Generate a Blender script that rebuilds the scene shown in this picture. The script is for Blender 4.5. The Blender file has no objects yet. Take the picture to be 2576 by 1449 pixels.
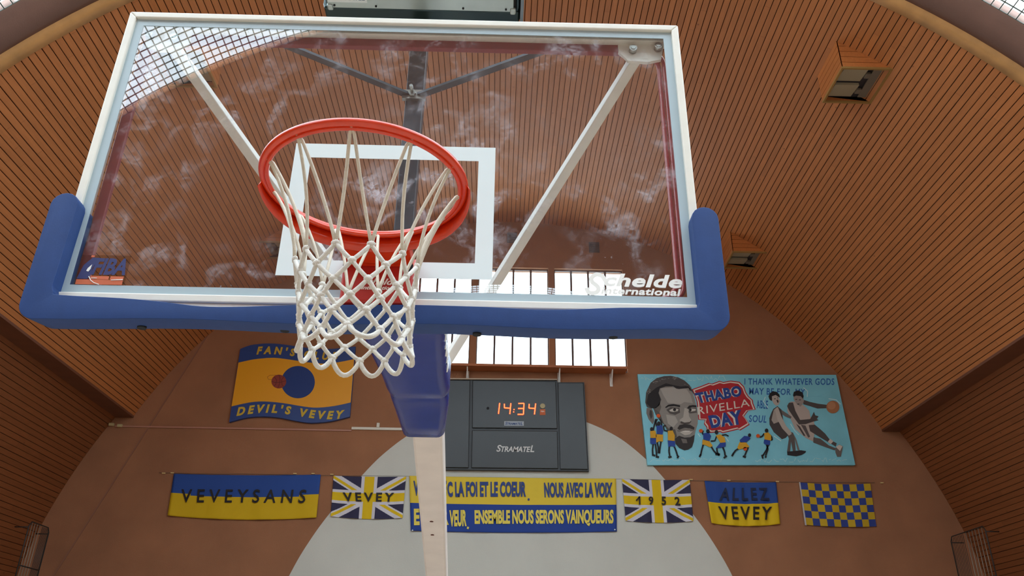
import bpy, bmesh, math, random
from mathutils import Vector, Matrix
random.seed(7)
PI = math.pi
SC = bpy.context.scene
COL = SC.collection

# ------------------------------------------------------------------ camera
F_PX = 2040.0
CX_, CY_, CZ_ = .3337, -2.014, 1.966
def set_camera():
    yaw, pitch, roll = -.0149, .4615, .0141
    f = Vector((-math.sin(yaw)*math.cos(pitch), math.cos(yaw)*math.cos(pitch), math.sin(pitch)))
    r = Vector((math.cos(yaw), math.sin(yaw), 0)); u = r.cross(f)
    c, s = math.cos(roll), math.sin(roll)
    r2 = c*r+s*u; u2 = -s*r+c*u
    cd = bpy.data.cameras.new('camera'); cd.sensor_width = 36; cd.lens = 36*F_PX/2576
    cd.clip_start = .05; cd.clip_end = 300
    co = bpy.data.objects.new('camera', cd); COL.objects.link(co)
    M = Matrix(((r2.x, u2.x, -f.x, CX_), (r2.y, u2.y, -f.y, CY_), (r2.z, u2.z, -f.z, CZ_), (0, 0, 0, 1)))
    co.matrix_world = M
    SC.camera = co
set_camera()

# ------------------------------------------------------------------ world, exposure
SKY = 6.3
wd = bpy.data.worlds.new('world'); SC.world = wd; wd.use_nodes = True
bg = wd.node_tree.nodes['Background']
bg.inputs['Color'].default_value = (.82, .93, 1.06, 1); bg.inputs['Strength'].default_value = SKY
SC.view_settings.view_transform = 'Standard'; SC.view_settings.look = 'None'
SC.view_settings.exposure = 0.0; SC.view_settings.gamma = 1.0; SC.view_settings.use_curve_mapping = False
cy = SC.cycles
cy.max_bounces = 10; cy.diffuse_bounces = 6; cy.glossy_bounces = 4; cy.transmission_bounces = 6
cy.transparent_max_bounces = 24; cy.sample_clamp_indirect = 8; cy.use_denoising = True
cy.caustics_reflective = False; cy.caustics_refractive = False

HX = .585                       # hall axis
ZU, RU = 3.190, 8.91            # upper vault circle
ZL, RL = 2.188, 9.70            # lower vault circle
Z_LIP = 7.08
YW = 14.8                       # end wall
YR = -24.0                      # far end
A_LIP = math.acos((Z_LIP-ZU)/RU)    # angle from vertical, upper vault

def portal(name, p, direction, sx, sy):
    l = bpy.data.lights.new(name, 'AREA'); l.shape = 'RECTANGLE'; l.size = sx; l.size_y = sy
    l.cycles.is_portal = True
    o = bpy.data.objects.new(name, l); COL.objects.link(o)
    o.location = p
    o.rotation_mode = 'QUATERNION'
    o.rotation_quaternion = Vector(direction).to_track_quat('-Z', 'Y')
    return o
def arc_portals(y0, y1, n=6):
    for i in range(n):
        a = -A_LIP + (i+.5)*2*A_LIP/n
        d = Vector((math.sin(a), 0, math.cos(a)))
        w = 2*(RU+.12)*math.tan(A_LIP/n)
        l = bpy.data.lights.new('daylight_portal', 'AREA'); l.shape = 'RECTANGLE'
        l.size = w; l.size_y = abs(y1-y0); l.cycles.is_portal = True
        o = bpy.data.objects.new('daylight_portal', l); COL.objects.link(o)
        p = Vector((HX, (y0+y1)/2, ZU)) + d*(RU+.25)
        z = d; y = Vector((0, 1, 0)); x = y.cross(z)
        o.matrix_world = Matrix(((x.x, y.x, z.x, p.x), (x.y, y.y, z.y, p.y), (x.z, y.z, z.z, p.z), (0, 0, 0, 1)))
arc_portals(-8.0, 5.5)
arc_portals(-23.8, -18.15)
portal('window_portal', (.6, 15.12, 9.55), (0, -1, 0), 5.4, 2.7)

# ------------------------------------------------------------------ materials
def s2l(c):
    if isinstance(c, str):
        c = c.lstrip('#'); c = [int(c[i:i+2], 16) for i in (0, 2, 4)]
    o = []
    for v in c[:3]:
        v /= 255.
        o.append(v/12.92 if v <= .04045 else ((v+.055)/1.055)**2.4)
    return (*o, 1)
MATS = {}
def mat(name, col, rough=.6, metal=0, noise=0, scale=8, bump=0, bscale=60, coat=0, emit=0, spec=.5, sheen=0):
    if name in MATS: return MATS[name]
    m = bpy.data.materials.new(name); m.use_nodes = True; nt = m.node_tree; N = nt.nodes; L = nt.links
    b = N['Principled BSDF']; c = s2l(col)
    b.inputs['Base Color'].default_value = c; b.inputs['Roughness'].default_value = rough
    b.inputs['Metallic'].default_value = metal; b.inputs['Specular IOR Level'].default_value = spec
    if coat: b.inputs['Coat Weight'].default_value = coat; b.inputs['Coat Roughness'].default_value = .08
    if sheen: b.inputs['Sheen Weight'].default_value = sheen
    if emit:
        b.inputs['Emission Color'].default_value = c; b.inputs['Emission Strength'].default_value = emit
    if noise or bump:
        tc = N.new('ShaderNodeTexCoord')
    if noise:
        n = N.new('ShaderNodeTexNoise'); n.inputs['Scale'].default_value = scale; n.inputs['Detail'].default_value = 5
        L.new(tc.outputs['Object'], n.inputs['Vector'])
        hs = N.new('ShaderNodeMapRange'); hs.inputs['From Min'].default_value = .3; hs.inputs['From Max'].default_value = .7
        hs.inputs['To Min'].default_value = 1-noise; hs.inputs['To Max'].default_value = 1+noise
        L.new(n.outputs['Fac'], hs.inputs['Value'])
        mx = N.new('ShaderNodeVectorMath'); mx.operation = 'SCALE'; mx.inputs[0].default_value = c[:3]
        L.new(hs.outputs['Result'], mx.inputs['Scale']); L.new(mx.outputs['Vector'], b.inputs['Base Color'])
    if bump:
        n2 = N.new('ShaderNodeTexNoise'); n2.inputs['Scale'].default_value = bscale; n2.inputs['Detail'].default_value = 3
        L.new(tc.outputs['Object'], n2.inputs['Vector'])
        bp = N.new('ShaderNodeBump'); bp.inputs['Strength'].default_value = bump; bp.inputs['Distance'].default_value = .01
        L.new(n2.outputs['Fac'], bp.inputs['Height']); L.new(bp.outputs['Normal'], b.inputs['Normal'])
    MATS[name] = m; return m

def plank_mat(name, base, amb=.07):
    m = bpy.data.materials.new(name); m.use_nodes = True; nt = m.node_tree; N = nt.nodes; L = nt.links
    b = N['Principled BSDF']; b.inputs['Roughness'].default_value = .5; b.inputs['Specular IOR Level'].default_value = .3
    c = s2l(base)
    oi = N.new('ShaderNodeObjectInfo'); geo = N.new('ShaderNodeNewGeometry')
    # board lengths: step along the hall axis, offset per plank
    sep = N.new('ShaderNodeSeparateXYZ'); L.new(geo.outputs['Position'], sep.inputs[0])
    ad = N.new('ShaderNodeMath'); ad.operation = 'MULTIPLY_ADD'; ad.inputs[1].default_value = 17.3
    L.new(oi.outputs['Random'], ad.inputs[0]); L.new(sep.outputs['Y'], ad.inputs[2])
    dv = N.new('ShaderNodeMath'); dv.operation = 'DIVIDE'; dv.inputs[1].default_value = 3.4; L.new(ad.outputs[0], dv.inputs[0])
    fl = N.new('ShaderNodeMath'); fl.operation = 'FLOOR'; L.new(dv.outputs[0], fl.inputs[0])
    fr = N.new('ShaderNodeMath'); fr.operation = 'FRACT'; L.new(dv.outputs[0], fr.inputs[0])
    cmb = N.new('ShaderNodeCombineXYZ'); L.new(fl.outputs[0], cmb.inputs['X']); L.new(oi.outputs['Random'], cmb.inputs['Y'])
    wn = N.new('ShaderNodeTexWhiteNoise'); wn.noise_dimensions = '3D'; L.new(cmb.outputs[0], wn.inputs['Vector'])
    mr = N.new('ShaderNodeMapRange'); mr.inputs['To Min'].default_value = 1-amb; mr.inputs['To Max'].default_value = 1+amb
    L.new(wn.outputs['Value'], mr.inputs['Value'])
    # grain
    mp = N.new('ShaderNodeMapping'); mp.inputs['Scale'].default_value = (14, 1.2, 14); L.new(geo.outputs['Position'], mp.inputs['Vector'])
    ns = N.new('ShaderNodeTexNoise'); ns.inputs['Scale'].default_value = 2.2; ns.inputs['Detail'].default_value = 6
    L.new(mp.outputs[0], ns.inputs['Vector'])
    m2 = N.new('ShaderNodeMapRange'); m2.inputs['From Min'].default_value = .3; m2.inputs['From Max'].default_value = .7
    m2.inputs['To Min'].default_value = .91; m2.inputs['To Max'].default_value = 1.08; L.new(ns.outputs['Fac'], m2.inputs['Value'])
    # knots
    vo = N.new('ShaderNodeTexVoronoi'); vo.inputs['Scale'].default_value = 2.6; L.new(geo.outputs['Position'], vo.inputs['Vector'])
    vr = N.new('ShaderNodeMapRange'); vr.inputs['From Min'].default_value = .02; vr.inputs['From Max'].default_value = .06
    vr.inputs['To Min'].default_value = .55; vr.inputs['To Max'].default_value = 1; L.new(vo.outputs['Distance'], vr.inputs['Value'])
    # butt joint
    jr = N.new('ShaderNodeMapRange'); jr.inputs['From Min'].default_value = .001; jr.inputs['From Max'].default_value = .003
    jr.inputs['To Min'].default_value = .72; jr.inputs['To Max'].default_value = 1; L.new(fr.outputs[0], jr.inputs['Value'])
    def mul(a, b_):
        k = N.new('ShaderNodeMath'); k.operation = 'MULTIPLY'; L.new(a, k.inputs[0]); L.new(b_, k.inputs[1]); return k.outputs[0]
    t = mul(mul(mr.outputs[0], m2.outputs[0]), mul(vr.outputs[0], jr.outputs[0]))
    sc = N.new('ShaderNodeVectorMath'); sc.operation = 'SCALE'; sc.inputs[0].default_value = c[:3]; L.new(t, sc.inputs['Scale'])
    L.new(sc.outputs[0], b.inputs['Base Color'])
    return m
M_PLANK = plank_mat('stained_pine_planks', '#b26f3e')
M_PLANKL = plank_mat('darker_flank_planks', '#834d2b')  # deeper, redder brown than the upper vault planks
M_LIP = mat('shade_toned_lip_board', '#6b402a', .6, noise=.1, scale=4)  # dark brown paints in the shade on the underside of the lip
M_PLANK2 = plank_mat('housing_slats', '#b8703c', .08)
M_GAP = mat('dark_joint', '#2b130a', .9)
M_WALL = mat('brown_render', '#986747', .9, noise=.10, scale=1.3, bump=.5, bscale=55)
M_GREYWALL = mat('grey_render', '#c8c8bd', .9, noise=.04, scale=1.1, bump=.25, bscale=50)
M_BROWNP = mat('brown_band', '#7d5d50', .85, noise=.07, scale=3, bump=.3)
M_TRIM = mat('pale_arch_timber', '#bd8a50', .55, noise=.2, scale=3.5)
M_FLOOR = mat('red_brown_sports_floor', '#b3a494', .45, noise=.06, scale=.5)
M_WHITE = mat('white_painted_steel', '#e6e4dc', .38, noise=.05, scale=14)
M_FRAME = mat('cream_aluminium_frame', '#e9e7db', .34, noise=.03, scale=22)
M_BORDER = mat('blue_white_border', '#abbec5', .30)
M_TARGET = mat('white_target_paint', '#e0ecec', .30)
M_PAD = mat('blue_foam_padding', '#1e3d74', .62, noise=.05, scale=30, bump=.03, bscale=260, spec=.35)
M_VINYL = mat('blue_vinyl_cover', '#27367f', .27, noise=.04, scale=18, bump=.18, bscale=16)
M_ORANGE = mat('orange_red_enamel', '#d93a12', .28, noise=.06, scale=40, coat=.4)
M_RED = mat('red_bracket_enamel', '#b5281f', .4, noise=.05, scale=30)
M_BLACKS = mat('blued_steel', '#323d46', .38, metal=.35, noise=.15, scale=12)
M_ZINC = mat('zinc_bolt', '#a5aba8', .35, metal=.9)
M_DARK = mat('dark_slot', '#15161a', .8)
M_BEAM = mat('offwhite_beam_paint', '#e4d9cf', .42, noise=.05, scale=9)
M_LEDRED = mat('dark_red_light_strip', '#a82a34', .28, coat=.6)
M_ROPE = mat('white_cotton_cord', '#dcd8ce', .92, noise=.06, scale=60, bump=.3, bscale=420)
M_ROPED = mat('worn_cord', '#d6cdbb', .92, noise=.06, scale=60, bump=.3, bscale=420)
M_WTXT = mat('white_lettering', '#f1f1ea', .5)

# glass pane of the board: clear, mirror-like reflection and chalky hand marks
def glass_mat(name, tint, ior, dirt):
    m = bpy.data.materials.new(name); m.use_nodes = True; nt = m.node_tree; N = nt.nodes; L = nt.links
    N.remove(N['Principled BSDF']); out = N['Material Output']
    tr = N.new('ShaderNodeBsdfTransparent'); tr.inputs[0].default_value = (*tint, 1)
    gl = N.new('ShaderNodeBsdfGlossy'); gl.inputs['Roughness'].default_value = 0; gl.inputs['Color'].default_value = (1, 1, 1, 1)
    fn = N.new('ShaderNodeFresnel'); fn.inputs['IOR'].default_value = ior
    gi = N.new('ShaderNodeNewGeometry'); om = N.new('ShaderNodeMath'); om.operation = 'SUBTRACT'; om.inputs[0].default_value = 1; L.new(gi.outputs['Backfacing'], om.inputs[1])
    fm = N.new('ShaderNodeMath'); fm.operation = 'MULTIPLY'; L.new(fn.outputs[0], fm.inputs[0]); L.new(om.outputs[0], fm.inputs[1])
    mx = N.new('ShaderNodeMixShader'); L.new(fm.outputs[0], mx.inputs[0]); L.new(tr.outputs[0], mx.inputs[1]); L.new(gl.outputs[0], mx.inputs[2])
    last = mx.outputs[0]
    if dirt:
        tc = N.new('ShaderNodeTexCoord')
        def noise(sc, det, dist=0):
            n = N.new('ShaderNodeTexNoise'); n.inputs['Scale'].default_value = sc; n.inputs['Detail'].default_value = det
            n.inputs['Distortion'].default_value = dist; L.new(tc.outputs['Object'], n.inputs['Vector']); return n.outputs['Fac']
        def rng(v, a, b, c=0., d=1.):
            r = N.new('ShaderNodeMapRange'); r.inputs['From Min'].default_value = a; r.inputs['From Max'].default_value = b
            r.inputs['To Min'].default_value = c; r.inputs['To Max'].default_value = d; L.new(v, r.inputs['Value']); return r.outputs[0]
        def mth(op, a, b):
            k = N.new('ShaderNodeMath'); k.operation = op
            for i, q in enumerate((a, b)):
                if isinstance(q, (int, float)): k.inputs[i].default_value = q
                else: L.new(q, k.inputs[i])
            return k.outputs[0]
        big = rng(noise(2.6, 3), .42, .66)
        mid = rng(noise(11, 6, .8), .50, .74)
        fine = rng(noise(46, 5, 1.2), .35, .75)
        f = mth('MULTIPLY', mth('MULTIPLY', big, mid), fine)
        sp = rng(noise(95, 2), .70, .78)
        f = mth('ADD', mth('MULTIPLY', f, dirt), mth('MULTIPLY', mth('MULTIPLY', sp, big), dirt*.35))
        f = mth('MINIMUM', mth('ADD', f, .012), .6)
        df = N.new('ShaderNodeBsdfDiffuse'); df.inputs['Color'].default_value = (.78, .80, .88, 1)
        m2 = N.new('ShaderNodeMixShader'); L.new(f, m2.inputs[0]); L.new(last, m2.inputs[1]); L.new(df.outputs[0], m2.inputs[2])
        last = m2.outputs[0]
    L.new(last, out.inputs['Surface'])
    return m
M_GLASS = glass_mat('board_glass', (.97, .985, .98), 2.05, .85)
M_WINGLASS = glass_mat('window_glass', (.90, .93, .91), 1.5, 0)
M_FILM = glass_mat('clear_film', (.86, .86, .86), 1.5, 0)

def block_mat(name, tint, fac):
    m = bpy.data.materials.new(name); m.use_nodes = True; nt = m.node_tree; N = nt.nodes; L = nt.links
    N.remove(N['Principled BSDF']); out = N['Material Output']
    tr = N.new('ShaderNodeBsdfTransparent'); tr.inputs[0].default_value = (*tint, 1)
    tl = N.new('ShaderNodeBsdfTranslucent'); tl.inputs[0].default_value = (.6, .62, .58, 1)
    oi = N.new('ShaderNodeNewGeometry'); ns = N.new('ShaderNodeTexNoise'); ns.inputs['Scale'].default_value = 5.5; ns.inputs['Detail'].default_value = 4
    L.new(oi.outputs['Position'], ns.inputs['Vector'])
    r = N.new('ShaderNodeMapRange'); r.inputs['From Min'].default_value = .56; r.inputs['From Max'].default_value = .72
    r.inputs['To Min'].default_value = fac; r.inputs['To Max'].default_value = min(1, fac+.5); L.new(ns.outputs['Fac'], r.inputs['Value'])
    mx = N.new('ShaderNodeMixShader'); L.new(r.outputs[0], mx.inputs[0]); L.new(tr.outputs[0], mx.inputs[1]); L.new(tl.outputs[0], mx.inputs[2])
    L.new(mx.outputs[0], out.inputs['Surface']); return m
M_BLOCK = block_mat('glass_block_face', (.97, .99, .97), .08)
M_BLOCKE = block_mat('glass_block_edge', (.80, .86, .82), .2)
M_JOINT = mat('block_joint', '#5d5f58', .9)

# ------------------------------------------------------------------ mesh helpers
class MB:
    def __init__(s): s.v = []; s.f = []; s.m = []; s.sm = []
    def add(s, vs, fs, mi=0, smooth=False):
        k = len(s.v); s.v += [tuple(p) for p in vs]
        for f in fs: s.f.append([i+k for i in f]); s.m.append(mi); s.sm.append(smooth)
        return s
    def box(s, x0, x1, y0, y1, z0, z1, mi=0):
        return s.add([(x0,y0,z0),(x1,y0,z0),(x1,y1,z0),(x0,y1,z0),(x0,y0,z1),(x1,y0,z1),(x1,y1,z1),(x0,y1,z1)],
                     [(0,3,2,1),(4,5,6,7),(0,1,5,4),(1,2,6,5),(2,3,7,6),(3,0,4,7)], mi)
    def beam(s, p0, p1, w, h, up=(0, 0, 1), mi=0):
        p0, p1 = Vector(p0), Vector(p1); d = (p1-p0).normalized(); x = d.cross(Vector(up)).normalized(); u = x.cross(d)
        vs = []
        for p in (p0, p1):
            for a, b in ((-1,-1),(1,-1),(1,1),(-1,1)): vs.append(p+x*a*w/2+u*b*h/2)
        return s.add(vs, [(0,1,2,3),(7,6,5,4),(0,4,5,1),(1,5,6,2),(2,6,7,3),(3,7,4,0)], mi)
    def tube(s, pts, r, n=8, closed=False, mi=0, caps=True):
        pts = [Vector(p) for p in pts]; N = len(pts); rs = r if isinstance(r, (list, tuple)) else [r]*N
        k = len(s.v); prev = None; fr = []
        for i in range(N):
            if closed: d = pts[(i+1) % N]-pts[i-1]
            else: d = pts[min(i+1, N-1)]-pts[max(i-1, 0)]
            d.normalize()
            if prev is None:
                a = Vector((0, 0, 1)) if abs(d.z) < .9 else Vector((1, 0, 0)); x = d.cross(a).normalized()
            else: x = (prev-d*prev.dot(d)).normalized()
            prev = x; y = d.cross(x); fr.append((x, y))
            for j in range(n):
                t = 2*PI*j/n; s.v.append(tuple(pts[i]+x*math.cos(t)*rs[i]+y*math.sin(t)*rs[i]))
        m = N if closed else N-1
        for i in range(m):
            for j in range(n):
                a = k+i*n+j; b = k+i*n+(j+1) % n; c = k+((i+1) % N)*n+(j+1) % n; d_ = k+((i+1) % N)*n+j
                s.f.append([a, b, c, d_]); s.m.append(mi); s.sm.append(True)
        if not closed and caps:
            s.f.append([k+j for j in range(n)][::-1]); s.m.append(mi); s.sm.append(False)
            s.f.append([k+(N-1)*n+j for j in range(n)]); s.m.append(mi); s.sm.append(False)
        return s
    def prism(s, poly, y0, y1, mi=0):          # poly in (x, z), extruded along y
        n = len(poly)
        vs = [(x, y0, z) for x, z in poly]+[(x, y1, z) for x, z in poly]
        return s.add(vs, [list(range(n))[::-1] if False else list(range(n)), list(range(n, 2*n))[::-1]]+[(i, n+i, n+(i+1) % n, (i+1) % n) for i in range(n)], mi)
    def cyl(s, p0, p1, r, n=16, mi=0): return s.tube([p0, p1], r, n, mi=mi)
    def build(s, name, mats, parent=None, bevel=0, seg=2, fix=True):
        me = bpy.data.meshes.new(name); me.from_pydata(s.v, [], s.f)
        for m in (mats if isinstance(mats, (list, tuple)) else [mats]): me.materials.append(m)
        me.polygons.foreach_set('material_index', s.m); me.polygons.foreach_set('use_smooth', s.sm)
        if fix:
            b = bmesh.new(); b.from_mesh(me); bmesh.ops.recalc_face_normals(b, faces=b.faces); b.to_mesh(me); b.free()
        me.update()
        o = bpy.data.objects.new(name, me); COL.objects.link(o)
        if parent: o.parent = parent
        if bevel:
            md = o.modifiers.new('bevel', 'BEVEL'); md.width = bevel; md.segments = seg; md.limit_method = 'ANGLE'; md.angle_limit = .6
        return o
def tag(o, label=None, cat=None, group=None, kind=None):
    if label: o['label'] = label
    if cat: o['category'] = cat
    if group: o['group'] = group
    if kind: o['kind'] = kind
    return o
def empty(name, loc=(0, 0, 0)):
    o = bpy.data.objects.new(name, None); o.location = loc; o.empty_display_size = .1; COL.objects.link(o); return o
def rooted(name, loc, label, cat, group=None):
    o = tag(empty(name, loc), label, cat, group); return o
def adopt(root, *objs):                     # keep world coordinates of meshes written in world space
    for o in objs:
        o.parent = root; o.matrix_parent_inverse = Matrix.Translation(-root.location)
    return root

def vault(a, R=RU, zc=ZU, y=0): return (HX+R*math.sin(a), y, zc+R*math.cos(a))

# ------------------------------------------------------------------ setting: floor, vault, end wall
tag(MB().box(HX-9.6, HX+9.6, YR-.2, YW+.2, -.2, 0).build('floor', M_FLOOR), kind='structure')

def shell(mb, R, zc, a0, a1, y0, y1, th=.12, n=48, mi=0):
    vs = []
    for i in range(n+1):
        a = a0+(a1-a0)*i/n
        for rr in (R, R+th):
            for y in (y0, y1): vs.append((HX+rr*math.sin(a), y, zc+rr*math.cos(a)))
    fs = []
    for i in range(n):
        k = 4*i
        fs += [(k, k+1, k+5, k+4), (k+2, k+6, k+7, k+3), (k, k+4, k+6, k+2), (k+1, k+3, k+7, k+5)]
    fs += [(0, 2, 3, 1), (4*n, 4*n+1, 4*n+3, 4*n+2)]
    mb.add(vs, fs, mi, True)
# upper vault over the end bay: dark backing with one board object per plank
Y_T0, Y_T1 = 6.0, 6.21
mb = MB(); shell(mb, RU+.022, ZU, -A_LIP, A_LIP, Y_T1, YW+.1)
ceiling = tag(mb.build('ceiling', M_GAP), kind='structure')
def plank_mesh(y0, y1, pitch, R, name, pmat=None):
    # board centred on angle 0 of its circle, hung at radius R, thickness 20 mm, rounded arrises
    h = pitch/2-(.0048 if pmat is None else .0030); t = .022; c = .004
    prof = [(-h, t), (-h, c), (-h+c, 0), (h-c, 0), (h, c), (h, t)]
    vs = [(x, y, R+z) for y in (y0, y1) for x, z in prof]; n = 6
    fs = [(i, i+1, n+i+1, n+i) for i in range(5)]+[tuple(range(n))[::-1], tuple(range(n, 2*n))]
    me = bpy.data.meshes.new(name); me.from_pydata(vs, [], fs); me.materials.append(pmat or M_PLANK)
    b = bmesh.new(); b.from_mesh(me); bmesh.ops.recalc_face_normals(b, faces=b.faces); b.to_mesh(me); b.free()
    return me
def lay_planks(me, parent, a0, a1, R, zc, pitch):
    n = int(round((a1-a0)*R/pitch))
    for i in range(n):
        a = a0+(i+.5)*(a1-a0)/n
        o = bpy.data.objects.new('plank', me); COL.objects.link(o); o.parent = parent
        o.location = (HX, 0, zc+random.uniform(-.0015, .0015)); o.rotation_euler = (0, a, 0)
lay_planks(plank_mesh(Y_T1, YW, .1, RU, 'plank'), ceiling, -A_LIP, A_LIP, RU, ZU, .1)
# lip boards at the spring of the upper vault
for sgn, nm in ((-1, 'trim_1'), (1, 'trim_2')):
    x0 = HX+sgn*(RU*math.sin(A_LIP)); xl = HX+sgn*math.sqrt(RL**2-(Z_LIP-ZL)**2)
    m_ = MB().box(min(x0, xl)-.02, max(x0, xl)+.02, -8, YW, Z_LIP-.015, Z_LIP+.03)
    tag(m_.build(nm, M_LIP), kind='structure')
# lower flanks
AL0 = math.acos((Z_LIP-ZL)/RL); AL1 = PI/2+math.asin(ZL/RL)
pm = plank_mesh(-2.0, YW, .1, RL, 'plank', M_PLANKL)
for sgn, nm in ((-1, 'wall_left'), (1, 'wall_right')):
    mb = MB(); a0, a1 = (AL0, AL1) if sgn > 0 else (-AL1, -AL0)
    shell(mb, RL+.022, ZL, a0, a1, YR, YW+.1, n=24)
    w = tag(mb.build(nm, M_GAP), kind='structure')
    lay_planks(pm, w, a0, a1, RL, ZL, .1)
# flanks and vault behind the camera
mb = MB(); shell(mb, RL, ZL, AL0, AL1, YR, -2.0, .02, 24); shell(mb, RL, ZL, -AL1, -AL0, YR, -2.0, .02, 24)
tag(mb.build('wall_rear_flanks', M_PLANKL), kind='structure')
mb = MB(); shell(mb, RU, ZU, -A_LIP, A_LIP, -18.15, -8.0); shell(mb, RU, ZU, -A_LIP, A_LIP, YR, -23.8)
tag(mb.build('ceiling_rear', M_PLANK), kind='structure')
# timber arch rim and the smooth brown band next to the glass blocks
mb = MB(); shell(mb, RU-.03, ZU, -A_LIP, A_LIP, Y_T0, Y_T1+.01, .2, 64)
tag(mb.build('trim_arch', M_TRIM), kind='structure')
mb = MB(); shell(mb, RU-.01, ZU, -A_LIP, A_LIP, 5.5, Y_T0, .15, 64)
tag(mb.build('trim_band', M_BROWNP), kind='structure')

# glass block vault
def block_vault(y0, y1, single_rule, name):
    root = tag(empty(name), kind='structure')
    pa = .117/RU; nA = int(2*A_LIP/pa); pa = 2*A_LIP/nA
    nY = int(round((y1-y0)/.131)); py = (y1-y0)/nY
    # joints: a real grid of bars
    g = MB(); jw = .013
    for i in range(nA+1):
        a = -A_LIP+i*pa
        c, s_ = math.cos(a), math.sin(a)
        vs = []
        for rr in (RU, RU+.012):
            for t in (-jw/2, jw/2):
                for y in (y0, y1): vs.append((HX+rr*s_+t*c, y, ZU+rr*c-t*s_))
        g.add(vs, [(0, 1, 3, 2), (4, 6, 7, 5), (0, 4, 5, 1), (2, 3, 7, 6)], 0)
    for j in range(nY+1):
        y = y0+j*py; n = 80; vs = []
        for i in range(n+1):
            a = -A_LIP+2*A_LIP*i/n
            for rr in (RU, RU+.012):
                for t in (-jw/2, jw/2): vs.append((HX+rr*math.sin(a), y+t, ZU+rr*math.cos(a)))
        fs = []
        for i in range(n):
            k = 4*i; fs += [(k, k+4, k+5, k+1), (k+2, k+3, k+7, k+6), (k, k+2, k+6, k+4), (k+1, k+5, k+7, k+3)]
        g.add(vs, fs, 0)
    jg = g.build('joint_grid', M_JOINT, root, fix=False); jg['kind'] = 'stuff'
    hx = pa*RU/2-jw/2; hy = py/2-jw/2; e = .008
    def block_geo(a, yc):
        pts = []
        for (rr, u, v) in ((RU+.012, hx, hy), (RU+.003, hx-e, hy-e)):
            for sx, sy in ((-1, -1), (1, -1), (1, 1), (-1, 1)):
                pts.append((sx*u, yc+sy*v, rr))
        c, s_ = math.cos(a), math.sin(a)
        vs = [(HX+x*c+z*s_, y, ZU-x*s_+z*c) for x, y, z in pts]
        return vs, [(4, 5, 6, 7), (0, 1, 5, 4), (1, 2, 6, 5), (2, 3, 7, 6), (3, 0, 4, 7)]
    me = bpy.data.meshes.new('glass_block')
    pts = []
    for (rr, u, v) in ((RU+.012, hx, hy), (RU+.003, hx-e, hy-e)):
        for sx, sy in ((-1, -1), (1, -1), (1, 1), (-1, 1)): pts.append((sx*u, sy*v, rr))
    me.from_pydata(pts, [], [(4, 5, 6, 7), (0, 1, 5, 4), (1, 2, 6, 5), (2, 3, 7, 6), (3, 0, 4, 7)])
    me.materials.append(M_BLOCK); me.materials.append(M_BLOCKE)
    for p in me.polygons: p.material_index = 0 if p.index == 0 else 1
    rest = MB(); cells = []
    for i in range(nA):
        a = -A_LIP+(i+.5)*pa
        for j in range(nY): cells.append((single_rule(a, y0+(j+.5)*py), a, y0+(j+.5)*py))
    cells.sort(key=lambda c: c[0])
    for k, (q, a, yc) in enumerate(cells):
        if k < 300 and q < 1e6:
            o = bpy.data.objects.new('glass_block', me); COL.objects.link(o); o.parent = root
            o.location = (HX, yc, ZU); o.rotation_euler = (0, a, 0)
        else:
            vs, fs = block_geo(a, yc); n0 = len(rest.f); rest.add(vs, fs, 1); rest.m[n0] = 0
    r = rest.build('glass_blocks', [M_BLOCK, M_BLOCKE], root, fix=False); r['kind'] = 'stuff'
    return root
# nearest to the two picture corners and to the mirrored corner of the board
def rule(a, y):
    d1 = math.hypot((a-.72)*RU, y-5.1); d2 = math.hypot((a+.74)*RU, y-5.1); d3 = math.hypot(((a+.52)*RU), (y+7.6)*1.6)
    return min(d1, d2, d3*1.3)
block_vault(-8.0, 5.5, rule, 'ceiling_glass_vault')
block_vault(-23.8, -18.15, lambda a, y: 1e9, 'ceiling_rear_glass_vault')

# end wall with three window bays
Z0W, Z1W = 8.296, 10.87
BAYS = [(-1.96, -.345), (-.2, 1.43), (1.567, 3.17)]
def outer(x):                                # height of the wall outline at x
    d = abs(x-HX)
    xs = RU*math.sin(A_LIP)
    if d <= xs: return ZU+math.sqrt(max(0, RU*RU-d*d))+.06
    xl = math.sqrt(RL**2-(Z_LIP-ZL)**2)
    if d <= xl: return Z_LIP+.02
    return ZL+math.sqrt(max(0, (RL+.05)**2-d*d))
wall = MB()
def strip(xa, xb, z0, z1=None, n=1):
    xs = [xa+(xb-xa)*i/n for i in range(n+1)]
    top = [(x, outer(x) if z1 is None else z1) for x in xs]
    wall.prism([(xa, z0), (xb, z0)]+top[::-1], YW, YW+.25)
xl = math.sqrt(RL**2-(Z_LIP-ZL)**2); xs_ = RU*math.sin(A_LIP)
strip(HX-RL+.03, HX-xl-.001, 0, n=20); strip(HX-xl, HX-xs_-.001, 0, 7.08); strip(HX-xs_, BAYS[0][0], 0, n=20)
strip(BAYS[2][1], HX+xs_, 0, n=20); strip(HX+xs_+.001, HX+xl, 0, 7.08); strip(HX+xl+.001, HX+RL-.03, 0, n=20)
strip(BAYS[0][0], BAYS[2][1], 0, Z0W)
strip(BAYS[0][0], BAYS[2][1], Z1W, None, 20)
strip(BAYS[0][1], BAYS[1][0], Z0W, Z1W); strip(BAYS[1][1], BAYS[2][0], Z0W, Z1W)
wall_front = tag(wall.build('wall_front', M_WALL), kind='structure')
tag(MB().box(HX-9.7, HX+9.7, YR-.25, YR, 0, 12.2).build('wall_rear', M_WALL), kind='structure')
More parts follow.
